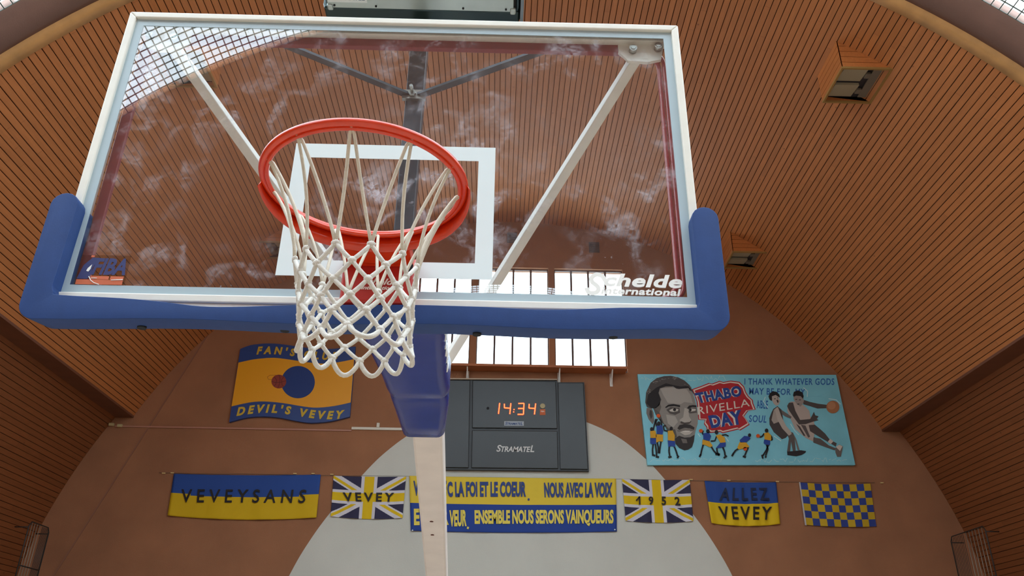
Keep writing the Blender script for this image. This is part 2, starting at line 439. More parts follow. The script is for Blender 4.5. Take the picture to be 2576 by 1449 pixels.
# pale arch on the wall
half = [(0, 7.44), (.8, 7.36), (1.53, 7.15), (2.15, 6.86), (2.62, 6.5), (3.05, 6.05), (3.7, 5.19), (4.07, 4.6), (4.36, 4.0), (4.72, 3.0), (4.9, 1.5), (4.95, 0)]
def catmull(P, n=6):
    out = []
    for i in range(len(P)-1):
        p0 = P[max(i-1, 0)]; p1 = P[i]; p2 = P[i+1]; p3 = P[min(i+2, len(P)-1)]
        for k in range(n):
            t = k/n
            out.append(tuple(.5*((2*p1[j])+(-p0[j]+p2[j])*t+(2*p0[j]-5*p1[j]+4*p2[j]-p3[j])*t*t+(-p0[j]+3*p1[j]-3*p2[j]+p3[j])*t**3) for j in range(len(p1))))
    out.append(tuple(P[-1])); return out
hc = catmull([(-half[1][0], half[1][1])]+half)[6:]
arch = [(.69+x, z) for x, z in hc[::-1]]+[(.69-x, z) for x, z in hc[1:]]
arch_o = MB().prism(arch, YW-.012, YW+.01).build('wall_front_arch', M_GREYWALL); tag(arch_o, kind='structure')

# windows: one structure object per bay, panes and mullions as parts
M_MULL = mat('dark_mullion', '#4a3026', .5)
for bi, (xa, xb) in enumerate(BAYS):
    fr = MB(); t = .022
    fr.box(xa, xb, YW+.08, YW+.14, Z0W, Z0W+.04); fr.box(xa, xb, YW+.08, YW+.14, Z1W-.03, Z1W)
    fr.box(xa, xa+t, YW+.08, YW+.14, Z0W, Z1W); fr.box(xb-t, xb, YW+.08, YW+.14, Z0W, Z1W)
    w = tag(fr.build('window_%d' % (bi+1), M_MULL), kind='structure')
    pw = (xb-xa)/4
    for k in range(1, 4):
        MB().box(xa+k*pw-.022, xa+k*pw+.022, YW+.07, YW+.15, Z0W+.04, Z1W-.03).build('mullion', M_MULL, w)
    for k in range(4):
        MB().box(xa+k*pw+.02, xa+(k+1)*pw-.02, YW+.105, YW+.111, Z0W+.04, Z1W-.03).build('pane', M_WINGLASS, w)

# ------------------------------------------------------------------ things on the end wall
# image-pixel homography for the flat end wall: photo pixel -> (x, z) on the plane y = YW
HM = ((1.097251663e-02, 3.246198441e-04, -1.367093982e+01), (1.114355428e-04, -9.259453096e-03, 1.888445389e+01), (-1.382888319e-05, 2.906016402e-04, 1.))
def wp(u, v):
    a = [r[0]*u+r[1]*v+r[2] for r in HM]; return (a[0]/a[2], a[1]/a[2])
class Crop:                                  # image sheet: zoomed pixels -> image pixels -> wall coordinates
    def __init__(s, ox, oy, k): s.ox, s.oy, s.k = ox, oy, k
    def __call__(s, p): return wp(s.ox+p[0]/s.k, s.oy+p[1]/s.k)
FLATM = {}
def flat(col, rough=.7):
    k = (col, rough)
    if k not in FLATM: FLATM[k] = mat('print_'+col.strip('#')+('' if rough == .7 else '_gloss'), col, rough)
    return FLATM[k]
def poly(name, crop, pts, y, col, parent, th=.0015, rough=.7):
    P = [crop(p) for p in pts] if crop else pts
    return MB().prism(P, y-th, y).build(name, flat(col, rough), parent)
def stroke_pts(pts, w):
    L, R = [], []
    for i, p in enumerate(pts):
        a = pts[max(i-1, 0)]; b = pts[min(i+1, len(pts)-1)]
        dx, dy = b[0]-a[0], b[1]-a[1]; d = math.hypot(dx, dy) or 1
        ww = w[i] if isinstance(w, (list, tuple)) else w
        nx, ny = -dy/d*ww/2, dx/d*ww/2; L.append((p[0]+nx, p[1]+ny)); R.append((p[0]-nx, p[1]-ny))
    return L+R[::-1]
def strokes(name, crop, lst, w, y, col, parent, th=.0012):
    m = MB()
    for s in lst:
        sw = w
        if isinstance(s, tuple): s, sw = s
        for i in range(len(s)-1):
            q = stroke_pts(s[i:i+2], sw); m.prism([crop(p) for p in q], y-th, y)
    return m.build(name, flat(col), parent)
_txt = {}
def text2d(s, bold=0., shear=0., space=1.):
    k = (s, bold, shear, space)
    if k in _txt: return _txt[k]
    c = bpy.data.curves.new('t', 'FONT'); c.body = s; c.offset = bold; c.shear = shear; c.space_character = space; c.resolution_u = 3
    c.fill_mode = 'FRONT'
    o = bpy.data.objects.new('t', c); COL.objects.link(o)
    dg = bpy.context.evaluated_depsgraph_get(); dg.update()
    me = bpy.data.meshes.new_from_object(o.evaluated_get(dg))
    V = [(v.co.x, v.co.y) for v in me.vertices]; Fs = [list(p.vertices) for p in me.polygons]
    x0 = min(v[0] for v in V); x1 = max(v[0] for v in V); y0 = min(v[1] for v in V); y1 = max(v[1] for v in V)
    V = [((v[0]-x0)/(x1-x0), (v[1]-y0)/(y1-y0)) for v in V]
    bpy.data.objects.remove(o); bpy.data.meshes.remove(me); bpy.data.curves.remove(c)
    _txt[k] = (V, Fs); return _txt[k]
def lettering(name, s, quad, place, mtl, parent, bold=0., shear=0., space=1., th=.0015, y=None):
    """quad: TL, TR, BR, BL in local units; place maps local -> world (x, y, z) or (x, z) when y is given"""
    V, Fs = text2d(s, bold, shear, space); tl, tr, br, bl = quad
    def q(u, v):
        t = (tl[0]+(tr[0]-tl[0])*u, tl[1]+(tr[1]-tl[1])*u); b = (bl[0]+(br[0]-bl[0])*u, bl[1]+(br[1]-bl[1])*u)
        return (b[0]+(t[0]-b[0])*v, b[1]+(t[1]-b[1])*v)
    vs = []
    for u, v in V:
        w = place(q(u, v))
        vs.append((w[0], y, w[1]) if y is not None else w)
    n = len(vs)
    cnt = {}
    for f in Fs:
        for i in range(len(f)):
            e = (f[i], f[(i+1) % len(f)]); cnt[e] = cnt.get(e, 0)+1
    back = [(p[0], p[1]-th, p[2]) for p in vs]
    fs = [f[::-1] for f in Fs]+[[i+n for i in f] for f in Fs]
    for (a, b) in cnt:
        if (b, a) not in cnt: fs.append([a, b, b+n, a+n])
    return MB().add(vs+back, fs).build(name, mtl, parent)

def cloth(name, quad, y, col_fn, nx, nz, sag, parent, mats, wave=.012, hang=0.):
    """hanging cloth between four wall points; per cell material index from col_fn(u, v)"""
    tl, tr, br, bl = quad; vs = []; fs = []; ms = []
    for j in range(nz+1):
        for i in range(nx+1):
            u, v = i/nx, j/nz
            x = (tl[0]+(tr[0]-tl[0])*u)*(1-v)+(bl[0]+(br[0]-bl[0])*u)*v
            z = (tl[1]+(tr[1]-tl[1])*u)*(1-v)+(bl[1]+(br[1]-bl[1])*u)*v
            z -= sag(u)*(.35+.65*v) if hang == 0 else sag(u)
            yy = y-wave*(math.sin(u*19+v*2)+.6*math.sin(u*41+1))*(.3+.7*v)-.006
            vs.append((x, yy, z))
    m = MB()
    for j in range(nz):
        for i in range(nx):
            k = j*(nx+1)+i
            m.add([vs[k], vs[k+1], vs[k+nx+2], vs[k+nx+1]], [(0, 3, 2, 1)], col_fn((i+.5)/nx, (j+.5)/nz), False)
    me = m.build(name, mats, parent, fix=False)
    b = bmesh.new(); b.from_mesh(me.data); bmesh.ops.remove_doubles(b, verts=b.verts, dist=1e-5)
    for f in b.faces: f.smooth = True
    b.to_mesh(me.data); b.free()
    so = me.modifiers.new('solid', 'SOLIDIFY'); so.thickness = .002; so.offset = 0
    return me
YB = YW-.035
BLUE, YEL, NAVY, WHT, BLK = '#21478f', '#d8b400', '#2a2845', '#cfccd2', '#17100e'
def root_at(name, p, label, cat, group=None): return rooted(name, (p[0], YW, p[1]), label, cat, group)
def sagf(k): return lambda u: k*4*u*(1-u)

# 1 long blue over yellow flag
S6 = Crop(400, 1150, 3.963)
r = root_at('flag', wp(620, 1193), 'long blue over yellow cloth flag reading VEVEYSANS on brown wall', 'flag')
q = [wp(439, 1193), wp(808, 1195), wp(797, 1303), wp(424, 1298)]
c = cloth('cloth', q, YB, lambda u, v: 0 if v < .46+.05*math.sin(PI*u) else 1, 60, 26, sagf(.06), None, [flat(BLUE, .8), flat('#cda800', .8)], .010)
t = lettering('lettering', 'VEVEYSANS', [(235, 325), (1475, 330), (1468, 465), (240, 458)], S6, flat(BLK), None, .012, .12, 1.55, y=YB-.028)
adopt(r, c, t)

def jack(px, label, txt, tq, text_crop):
    """px: TL TR BR BL in photo pixels; cross and saltire of yellow edged with white on navy"""
    tl, tr, br, bl = [wp(*p) for p in px]
    r = root_at('flag', ((tl[0]+tr[0])/2, tl[1]), label, 'flag')
    W_, H_ = 45., 27.
    def fn(u, v):
        x = (u-.5)*W_; y = (.5-v)*H_
        def band(d, w): return abs(d) <= w
        if abs(x) < 2.9 or abs(y) < 2.75: return 1
        if abs(x) < 4.9 or abs(y) < 4.6: return 2
        s = 1 if x*y > 0 else -1
        L_ = math.hypot(W_, H_)
        d = (x*H_*s-y*W_)/L_         # distance from the diagonal
        k = d*(1 if x > 0 else -1)*(s)
        if abs(d) < 2.5:
            return 1 if (-.25 < (k if s > 0 else k) < 1.55) else 2
        return 0
    c = cloth('cloth', [tl, tr, br, bl], YB, fn, 210, 120, sagf(.035), None, [flat(NAVY, .8), flat('#d9b500', .8), flat(WHT, .8)], .010)
    ob = [c]
    for s, qd in zip(txt, tq): ob.append(lettering('lettering', s, qd, text_crop, flat(BLK), None, .03, 0, 1.5, y=YB-.03))
    adopt(r, *ob); return r
jack([(840, 1198), (1022, 1200), (1013, 1304), (833, 1300)], 'yellow, white and navy crossed flag reading VEVEY', ['VEVEY'], [[(1835, 358), (2350, 362), (2335, 452), (1850, 448)]], S6)
S5 = Crop(1540, 1190, 9.659)
r52 = jack([(1564, 1206), (1734, 1208), (1743, 1312), (1573, 1311)], 'yellow, white and navy crossed flag with the year 1952', ['9', '5', '2'],
     [[(870, 585), (985, 585), (988, 790), (880, 790)], [(1180, 585), (1290, 588), (1298, 795), (1190, 795)], [(1495, 595), (1620, 595), (1648, 803), (1515, 803)]], S5)

adopt(r52, strokes('lettering', S5, [([(572, 690), (655, 590)], 34), ([(652, 582), (658, 785)], 36)], 30, YB-.030, BLK, None))
# 2 big banner
S7 = Crop(1000, 1150, 3.963)
r = root_at('banner', wp(1290, 1200), 'wide two-line banner, blue letters on yellow above yellow letters on blue', 'banner')
q = [wp(1030, 1198), wp(1549, 1205), wp(1551, 1338), wp(1034, 1336)]
c = cloth('cloth', q, YB, lambda u, v: 0 if v < .49 else 1, 90, 40, sagf(.03), None, [flat('#dfc23a', .8), flat('#1d3f8d', .8)], .006)
ob = [c]
BLT = flat('#27407f'); YLT = flat('#e3cf55')
for s, x0, x1, yt, yb in (('VOUS AVE', 160, 491, 240, 392), ('C LA FOI ET LE COEUR', 495, 1282, 250, 402), ('NOUS AVEC LA VOIX', 1458, 2140, 258, 408)):
    ob.append(lettering('lettering', s, [(x0, yt), (x1, yt), (x1-3, yb), (x0+6, yb+2)], S7, BLT, None, .045, 0, 1., y=YB-.022))
ob.append(MB().prism([S7(p) for p in ((1300, 414), (1318, 420), (1312, 440), (1294, 434))], YB-.024, YB-.022).build('comma', BLT))
for s, x0, x1, yt, yb in (('ET FER', 165, 513, 520, 680), ('VEUR', 518, 690, 535, 695), ('ENSEMBLE NOUS SERONS VAINQUEURS', 768, 2150, 532, 692)):
    ob.append(lettering('lettering', s, [(x0, yt), (x1, yt-4), (x1, yb), (x0+2, yb+4)], S7, YLT, None, .045, 0, 1., y=YB-.022))
ob.append(MB().prism([S7(p) for p in ((697, 697), (715, 703), (708, 724), (690, 717))], YB-.024, YB-.022).build('comma', YLT))
for p in ((152, 735), (2163, 728)):
    x, z = S7(p); ob.append(MB().cyl((x, YB-.03, z), (x, YB-.02, z), .014, 10).build('eyelet', M_ZINC))
adopt(r, *ob)

# 3 ALLEZ VEVEY
S4 = Crop(1740, 1190, 5.152)
r = root_at('flag', wp(1860, 1212), 'small blue over yellow cloth flag reading ALLEZ VEVEY', 'flag')
q = [wp(1771, 1211), wp(1951, 1214), wp(1961, 1319), wp(1788, 1317)]
c = cloth('cloth', q, YB, lambda u, v: 0 if v < .5 else 1, 46, 30, sagf(.05), None, [flat(BLUE, .8), flat(YEL, .8)], .014)
t1 = lettering('lettering', 'ALLEZ', [(370, 200), (965, 200), (1000, 360), (345, 365)], S4, flat('#16203f'), None, .02, 0, 1.4, y=YB-.034)
t2 = lettering('lettering', 'VEVEY', [(330, 440), (1030, 445), (1010, 615), (370, 610)], S4, flat(BLK), None, .02, 0, 1.4, y=YB-.034)
adopt(r, c, t1, t2)

# 4 chequered flag: every square its own piece of cloth
r = root_at('flag', wp(2100, 1216), 'blue and yellow chequered flag with white hoist edge', 'flag')
tl, tr, br, bl = wp(2011, 1215), wp(2187, 1218), wp(2203, 1325), wp(2027, 1321)
def chk(u, v):
    x = (tl[0]+(tr[0]-tl[0])*u)*(1-v)+(bl[0]+(br[0]-bl[0])*u)*v
    z = (tl[1]+(tr[1]-tl[1])*u)*(1-v)+(bl[1]+(br[1]-bl[1])*u)*v - .025*4*u*(1-u)
    return (x, YB-.012*math.sin(u*15+v*3)-.008, z)
ob = []
for i in range(10):
    for j in range(6):
        m = MB(); n = 3
        vs = [chk((i+a/n)/10, (j+b/n)/6) for b in range(n+1) for a in range(n+1)]
        vs2 = [(x, y+.002, z) for x, y, z in vs]; k = (n+1)**2
        fs = []
        for b in range(n):
            for a in range(n):
                q_ = b*(n+1)+a; fs.append((q_, q_+n+1, q_+n+2, q_+1)); fs.append((k+q_, k+q_+1, k+q_+n+2, k+q_+n+1))
        m.add(vs, []); m.v += vs2
        for f in fs: m.f.append(list(f)); m.m.append(0); m.sm.append(True)
        ob.append(m.build('cloth_square', flat('#2c3f86', .8) if (i+j) % 2 == 0 else flat('#c3a21c', .8), fix=False))
hp = [wp(2008, 1214), wp(2011, 1214), wp(2027, 1323), wp(2023, 1322)]
ob.append(MB().prism(hp, YB-.016, YB-.008).build('hoist_band', flat('#b9b5b5')))
adopt(r, *ob)

# wire and pegs carrying the flags
pts = [(wp(u, 1191+(u-400)*.0140+ (1.2 if (u//150) % 2 else 0))) for u in range(400, 2240, 40)]
wire = MB().tube([(x, YW-.012, z+.012) for x, z in pts], .0035, 6).build('hanging_wire', mat('grey_wire', '#6b6256', .6))
tag(wire, 'thin wire strung across the end wall holding the flags', 'wire')
for u, v, lb in [(412, 1193, 'pale peg on the wire, leftmost one, alone left of the long flag'), (434, 1192, 'pale peg at the left corner of the long VEVEYSANS flag'), (742, 1194, 'pale peg above the right half of the long VEVEYSANS flag'), (788, 1194, 'pale peg at the right corner of the long VEVEYSANS flag'),
                 (835, 1196, 'pale peg at the left corner of the crossed VEVEY flag'), (1738, 1209, 'pale peg at the right corner of the crossed 1952 flag'), (1833, 1211, 'pale peg above the left half of the ALLEZ VEVEY flag'), (1955, 1214, 'pale peg at the right corner of the ALLEZ VEVEY flag'), (2218, 1217, 'pale peg on the wire right of the chequered flag')]:
    x, z = wp(u, v)
    o = MB().box(x-.035, x+.035, YW-.03, YW-.002, z+.004, z+.028).build('clothes_peg', mat('pale_peg_wood', '#cfb27a', .7), bevel=.004)
    tag(o, lb, 'peg', 'pegs on the flag wire')

# 5 wavy fans sign (figure left out)
S3 = Crop(560, 840, 5.797)
r = root_at('sign', wp(740, 870), 'wavy yellow and blue painted sign reading FAN\'S CLUB and DEVIL\'S VEVEY', 'sign')
yf = YW-.07
top = catmull([(270, 236), (420, 182), (600, 160), (740, 158), (900, 172), (1100, 200), (1300, 228), (1500, 238), (1700, 228), (1945, 200)], 3)
y1 = catmull([(245, 436), (370, 408), (500, 385), (750, 366), (1000, 394), (1250, 432), (1500, 450), (1700, 430), (1925, 385)], 3)
y2 = catmull([(145, 1072), (400, 1016), (620, 1000), (900, 1025), (1200, 1075), (1400, 1090), (1650, 1064), (1875, 1015)], 3)
bot = catmull([(110, 1300), (350, 1238), (600, 1218), (850, 1238), (1100, 1286), (1300, 1310), (1550, 1292), (1700, 1262), (1862, 1220)], 3)
board = MB().prism([S3(p) for p in top+bot[::-1]], yf, YW-.001).build('board', mat('sign_blue', '#24427f', .45), bevel=0)
yel = MB().prism([S3(p) for p in y1+y2[::-1]], yf-.003, yf).build('yellow_field', mat('sign_yellow', '#e8a012', .5))
def wave_place(base, amp):
    def f(p):
        t = (p[0]-200)/1700.
        dy = -amp*math.sin(t*2*PI*.98-.15)
        return S3((p[0], p[1]+dy))
    return f
t1 = lettering('lettering', "FAN'S CLUB", [(505, 235), (1690, 240), (1690, 360), (505, 355)], wave_place(0, 40), flat('#c9a32e'), None, .05, .28, 1.7, y=yf-.006)
t2 = lettering('lettering', "DEVIL'S VEVEY", [(215, 1082), (1790, 1090), (1790, 1218), (215, 1212)], wave_place(0, 46), flat('#cfae35'), None, .05, .28, 1.6, y=yf-.006)
disc = poly('blue_disc', S3, [(1110+245*math.cos(a), 720+245*math.sin(a)*.96) for a in [2*PI*i/40 for i in range(40)]], yf-.003, '#1f3b78', None)
ball = poly('ball', S3, [(832+108*math.cos(a), 712+100*math.sin(a)) for a in [2*PI*i/32 for i in range(32)]], yf-.005, '#8e3a2c', None)
seams = strokes('ball_seam', S3, [[(725, 712), (780, 725), (860, 722), (938, 700)], [(832, 612), (850, 660), (845, 740), (815, 812)], [(765, 640), (800, 690), (790, 750), (760, 785)], [(905, 640), (870, 690), (880, 760), (905, 785)]], 5, yf-.007, '#4a1a16', None)
orb = strokes('orbit_line', S3, [[(790, 615), (700, 622), (665, 645), (680, 680), (730, 685)]], 5, yf-.004, '#9a5a20', None)
adopt(r, board, yel, t1, t2, disc, ball, seams, orb)

# 6 mural panel
S1 = Crop(1580, 920, 4.293)
r = root_at('mural', wp(1860, 945), 'light blue painted mural panel with grey portrait and basketball players', 'painting')
ym = YW-.08
pn = MB().prism([S1(p) for p in ((97, 105), (2232, 112), (2438, 1082), (203, 1082))], ym, YW-.001).build('panel', mat('mural_blue', '#80ccdc', .5, noise=.08, scale=1.5))
art = [pn]; LY = [ym]
def A(name, pts, col, lift=1): art.append(poly(name, S1, pts, ym-.0025*lift, col, None, .002))
def ell(cx, cy_, rx, ry, n=18): return [(cx+rx*math.cos(2*PI*i/n), cy_+ry*math.sin(2*PI*i/n)) for i in range(n)]
# portrait
A('ear', [(193, 470), (245, 465), (268, 520), (275, 610), (258, 645), (215, 592), (190, 525)], '#77726c')
A('ear_shade', [(228, 490), (250, 500), (256, 560), (240, 590), (222, 540)], '#3f3b38', 2)
A('face', [(330, 240), (450, 235), (540, 250), (640, 250), (690, 310), (712, 380), (735, 480), (745, 560), (742, 640), (718, 720), (702, 820), (680, 890), (640, 918), (600, 926), (545, 902), (500, 850), (480, 800), (420, 720), (380, 650), (330, 600), (290, 540), (262, 470), (252, 360)], '#8f8b84', 2)
A('face_light', [(340, 260), (470, 250), (620, 268), (665, 330), (690, 420), (600, 405), (560, 430), (420, 415), (370, 330)], '#a8a49b', 3)
A('face_shade', [(262, 470), (330, 520), (380, 640), (440, 700), (500, 700), (520, 780), (480, 800), (420, 720), (380, 650), (330, 600), (290, 540)], '#5a5651', 3)
A('cheek_light', [(400, 540), (500, 560), (530, 620), (480, 680), (420, 640)], '#aaa69d', 4)
A('temple_shade', [(252, 360), (330, 400), (350, 460), (330, 520), (262, 470)], '#6a655f', 4)
A('hair', [(178, 410), (188, 300), (235, 200), (300, 150), (380, 128), (450, 124), (530, 140), (600, 175), (655, 225), (690, 290), (712, 340), (660, 262), (640, 252), (540, 268), (510, 262), (480, 238), (400, 240), (335, 262), (322, 310), (350, 380), (330, 440), (290, 475), (235, 472), (195, 460)], '#4c4947', 4)
A('hair_dark', [(190, 420), (212, 320), (300, 250), (400, 205), (480, 225), (560, 240), (640, 235), (690, 300), (640, 256), (545, 262), (515, 258), (480, 238), (400, 236), (335, 256), (318, 310), (342, 380), (322, 435), (290, 470), (240, 470)], '#1e1c1e', 5)
for k in range(34):
    a = PI*(1.02+.9*random.random()); rr = random.uniform(.86, .99)
    x, y_ = 440+250*rr*math.cos(a), 330+200*rr*math.sin(a); A('hair_fleck', ell(x, y_, 11, 5, 6), random.choice(['#87837c', '#6b6762']), 5)
A('brow', [(392, 462), (425, 436), (480, 428), (552, 442), (552, 462), (490, 450), (430, 455), (398, 472)], '#191718', 5)
A('brow', [(622, 478), (648, 446), (690, 440), (728, 444), (728, 462), (680, 460), (645, 478)], '#191718', 5)
A('eye_socket', [(405, 490), (450, 460), (545, 470), (552, 520), (500, 545), (440, 530)], '#58534f', 4)
A('eye_socket', [(620, 500), (650, 470), (728, 470), (732, 520), (660, 530)], '#58534f', 4)
A('eye_white', [(435, 495), (480, 474), (535, 484), (528, 505), (480, 514), (445, 508)], '#c8c3b8', 6)
A('eye_white', [(637, 494), (670, 478), (722, 482), (718, 503), (670, 510)], '#c8c3b8', 6)
A('pupil', ell(492, 490, 17, 17, 14), '#131214', 7); A('pupil', ell(662, 492, 14, 15, 14), '#131214', 7)
A('nose', [(600, 470), (640, 480), (648, 560), (672, 600), (655, 632), (600, 640), (560, 628), (545, 600), (585, 570)], '#b3aea4', 5)
A('nose_shade', [(560, 612), (600, 628), (655, 622), (668, 606), (672, 620), (650, 642), (590, 644), (556, 632)], '#4f4a46', 6)
A('moustache', [(522, 690), (545, 655), (600, 645), (660, 652), (706, 680), (702, 704), (650, 690), (600, 682), (545, 706)], '#35312f', 6)
A('upper_lip', [(520, 716), (590, 688), (620, 696), (650, 688), (702, 708), (650, 722), (570, 726)], '#7c766e', 7)
A('lower_lip', [(545, 730), (600, 726), (650, 724), (690, 722), (655, 758), (600, 766)], '#bdb8ad', 7)
A('teeth', [(560, 722), (610, 716), (660, 718), (650, 728), (600, 730)], '#dedad0', 8)
A('beard', [(496, 800), (540, 770), (600, 790), (660, 786), (706, 760), (700, 830), (680, 890), (640, 918), (600, 926), (545, 902), (505, 858)], '#312e2d', 6)
A('chin_light', [(560, 800), (620, 808), (630, 850), (580, 850)], '#6f6a64', 7)
# lettered badge
def ring(pts, k):
    cx = sum(p[0] for p in pts)/len(pts); cy_ = sum(p[1] for p in pts)/len(pts)
    return [(cx+(p[0]-cx)*k, cy_+(p[1]-cy_)*k) for p in pts]
badge = [(680, 268), (760, 240), (862, 200), (895, 208), (975, 178), (1018, 190), (1100, 175), (1192, 188), (1240, 238), (1262, 300), (1290, 345), (1335, 385), (1340, 420), (1366, 486), (1285, 500), (1240, 560), (1272, 600), (1300, 650), (1200, 712), (1180, 700), (1010, 742), (985, 728), (880, 738), (842, 720), (838, 680), (808, 640), (820, 600), (748, 596), (744, 520), (730, 400), (708, 335)]
A('badge_edge', badge, '#b3232c', 2); A('badge_line', ring(badge, .962), '#ded6c8', 3); A('badge', ring(badge, .915), '#b3232c', 4)
for s, qd, b_, c1 in (('THABO', [(706, 312), (1202, 226), (1218, 345), (745, 425)], .045, 1), ('DAY', [(850, 556), (1205, 488), (1230, 645), (888, 690)], .045, 1)):
    art.append(lettering('lettering', s, qd, S1, flat('#ddd8cc'), None, b_+.055, 0, 1.12, y=ym-.0025*6, th=.002))
    art.append(lettering('lettering', s, [(p[0]+0, p[1]) for p in qd], S1, flat('#22428c'), None, b_, 0, 1.12, y=ym-.0025*7.5, th=.002))
art.append(lettering('lettering', 'RIVELLA', [(738, 462), (1290, 372), (1302, 452), (742, 545)], S1, flat('#ddd6c8'), None, .0, 0, 1.1, y=ym-.0025*6, th=.002))
# two large players
A('player_hair', [(1503, 345), (1520, 310), (1550, 290), (1590, 296), (1620, 325), (1628, 358), (1600, 345), (1565, 335), (1545, 360), (1540, 395), (1515, 380)], '#1d1a1c', 2)
A('player_face', [(1540, 345), (1580, 330), (1612, 352), (1628, 395), (1612, 435), (1585, 446), (1560, 425), (1542, 390)], '#b5ada4', 3)
A('player_feature', [(1588, 385), (1605, 380), (1612, 410), (1598, 414)], '#3a3536', 4); A('player_feature', ell(1572, 372, 9, 5, 8), '#2d292a', 4); A('player_feature', ell(1602, 362, 7, 4, 8), '#2d292a', 4)
A('player_torso', [(1555, 480), (1600, 450), (1645, 490), (1662, 600), (1690, 660), (1738, 730), (1690, 790), (1648, 806), (1560, 730), (1515, 650), (1512, 580), (1535, 520)], '#45403f', 2)
A('player_vest', [(1560, 490), (1598, 458), (1622, 520), (1612, 620), (1560, 640), (1535, 600), (1548, 540)], '#a9a096', 3)
A('player_arm', [(1570, 485), (1605, 462), (1640, 560), (1690, 660), (1740, 720), (1752, 750), (1722, 768), (1650, 690), (1596, 590)], '#b8b0a6', 4)
A('player_arm', [(1640, 490), (1700, 530), (1752, 566), (1740, 585), (1680, 560), (1650, 540)], '#6d6764', 4)
A('player_leg', [(1690, 715), (1765, 735), (1785, 800), (1795, 930), (1765, 935), (1745, 830), (1735, 940), (1702, 940), (1722, 800)], '#5d5754', 3)
A('player_leg', [(1765, 735), (1785, 800), (1815, 920), (1840, 930), (1800, 800)], '#77706b', 2)
A('player_shoe', [(1702, 940), (1760, 935), (1850, 925), (1906, 934), (1900, 950), (1860, 975), (1800, 990), (1705, 976)], '#232024', 4)
A('dribbler_far_arm', [(1868, 378), (1950, 405), (2040, 425), (2132, 436), (2132, 472), (2030, 476), (1950, 450), (1880, 430)], '#4e4845', 2)
A('dribbler_torso', [(1710, 430), (1740, 402), (1800, 400), (1880, 440), (1942, 500), (1952, 560), (1990, 612), (2005, 690), (1985, 832), (1900, 790), (1790, 700), (1745, 600), (1705, 500)], '#b9ada3', 3)
A('dribbler_fold', [(1850, 650), (1900, 660), (1950, 780), (1930, 790)], '#5d5553', 4); A('dribbler_fold', [(1800, 640), (1840, 670), (1900, 770), (1880, 770)], '#4a4443', 4)
A('dribbler_arm', [(1702, 450), (1722, 415), (1765, 412), (1790, 500), (1842, 600), (1950, 590), (1975, 545), (1990, 512), (2005, 550), (2040, 560), (2020, 590), (2040, 600), (1990, 615), (1900, 645), (1830, 648), (1765, 560), (1725, 500)], '#4b4543', 5)
A('dribbler_face', [(1770, 345), (1805, 330), (1865, 345), (1884, 395), (1868, 430), (1845, 458), (1805, 425), (1776, 385)], '#98908a', 5)
A('dribbler_hair', [(1765, 335), (1775, 298), (1820, 282), (1865, 302), (1880, 345), (1872, 372), (1850, 345), (1800, 338), (1774, 350)], '#1a181a', 6)
A('dribbler_feature', ell(1800, 378, 12, 4, 8), '#2b2728', 6); A('dribbler_feature', ell(1840, 384, 12, 4, 8), '#2b2728', 6); A('dribbler_feature', ell(1822, 430, 14, 5, 8), '#2b2728', 6)
A('dribbler_leg', [(1935, 655), (2000, 650), (2060, 700), (2110, 745), (2160, 810), (2235, 850), (2225, 885), (2140, 835), (2030, 770), (1950, 720)], '#4d4745', 4)
A('dribbler_leg', [(1985, 785), (2060, 800), (2150, 872), (2230, 905), (2212, 925), (2120, 892), (1985, 842)], '#5f5855', 3)
A('dribbler_sock', [(2140, 835), (2165, 800), (2200, 830), (2170, 860)], '#cfc5ba', 5)
A('dribbler_shoe', [(2218, 905), (2262, 862), (2300, 884), (2292, 930), (2280, 992), (2240, 996), (2222, 950)], '#6d655f', 5); A('dribbler_shoe', [(2225, 890), (2262, 866), (2296, 884), (2270, 935)], '#d2c8bb', 6)
A('painted_ball', ell(2195, 460, 70, 68, 26), '#a8714c', 3); A('painted_ball', ell(2180, 445, 44, 42, 20), '#bb8660', 4)
# small players
def mini(head, shirt, shorts, limbs, ball, cs, ch):
    A('small_player_shirt', shirt, cs, 9); A('small_player_shorts', shorts, ch, 9)
    art.append(strokes('small_player_limbs', S1, limbs, 17, ym-.0025*8, '#17161b', None)); A('small_player_head', ell(*head, 12), '#17161b', 9)
    if ball: A('small_ball', ell(ball[0], ball[1], 21, 20, 14), '#d8591c', 9)
B1, Y1 = '#23479b', '#d8a325'
mini((246, 700, 18, 22), [(228, 720), (285, 715), (300, 780), (288, 800), (232, 795)], [(230, 795), (292, 795), (292, 860), (250, 862), (230, 850)], [([(262, 715), (278, 640), (290, 590)], 15), [(262, 860), (255, 920), (258, 975)], [(285, 855), (295, 930), (300, 990)], ([(250, 975), (285, 985)], 20), ([(290, 995), (325, 1000)], 20)], None, Y1, B1)
mini((322, 640, 19, 24), [(298, 665), (355, 655), (370, 720), (362, 760), (300, 750)], [(290, 755), (368, 760), (366, 835), (330, 830), (295, 845)], [([(300, 670), (290, 620), (308, 590)], 16), ([(355, 660), (348, 615), (335, 590)], 16), [(345, 835), (335, 900), (330, 960)], [(305, 840), (318, 900), (318, 960)]], (318, 556), B1, Y1)
mini((456, 695, 18, 22), [(418, 720), (470, 712), (495, 770), (488, 830), (420, 820)], [(418, 820), (496, 828), (498, 892), (460, 880), (425, 892)], [([(420, 720), (380, 712), (372, 665), (400, 660)], 14), [(435, 885), (432, 940), (440, 985)], [(488, 885), (510, 940), (525, 990)], ([(425, 1003), (460, 995)], 20), ([(522, 1012), (535, 985)], 20)], None, Y1, B1)
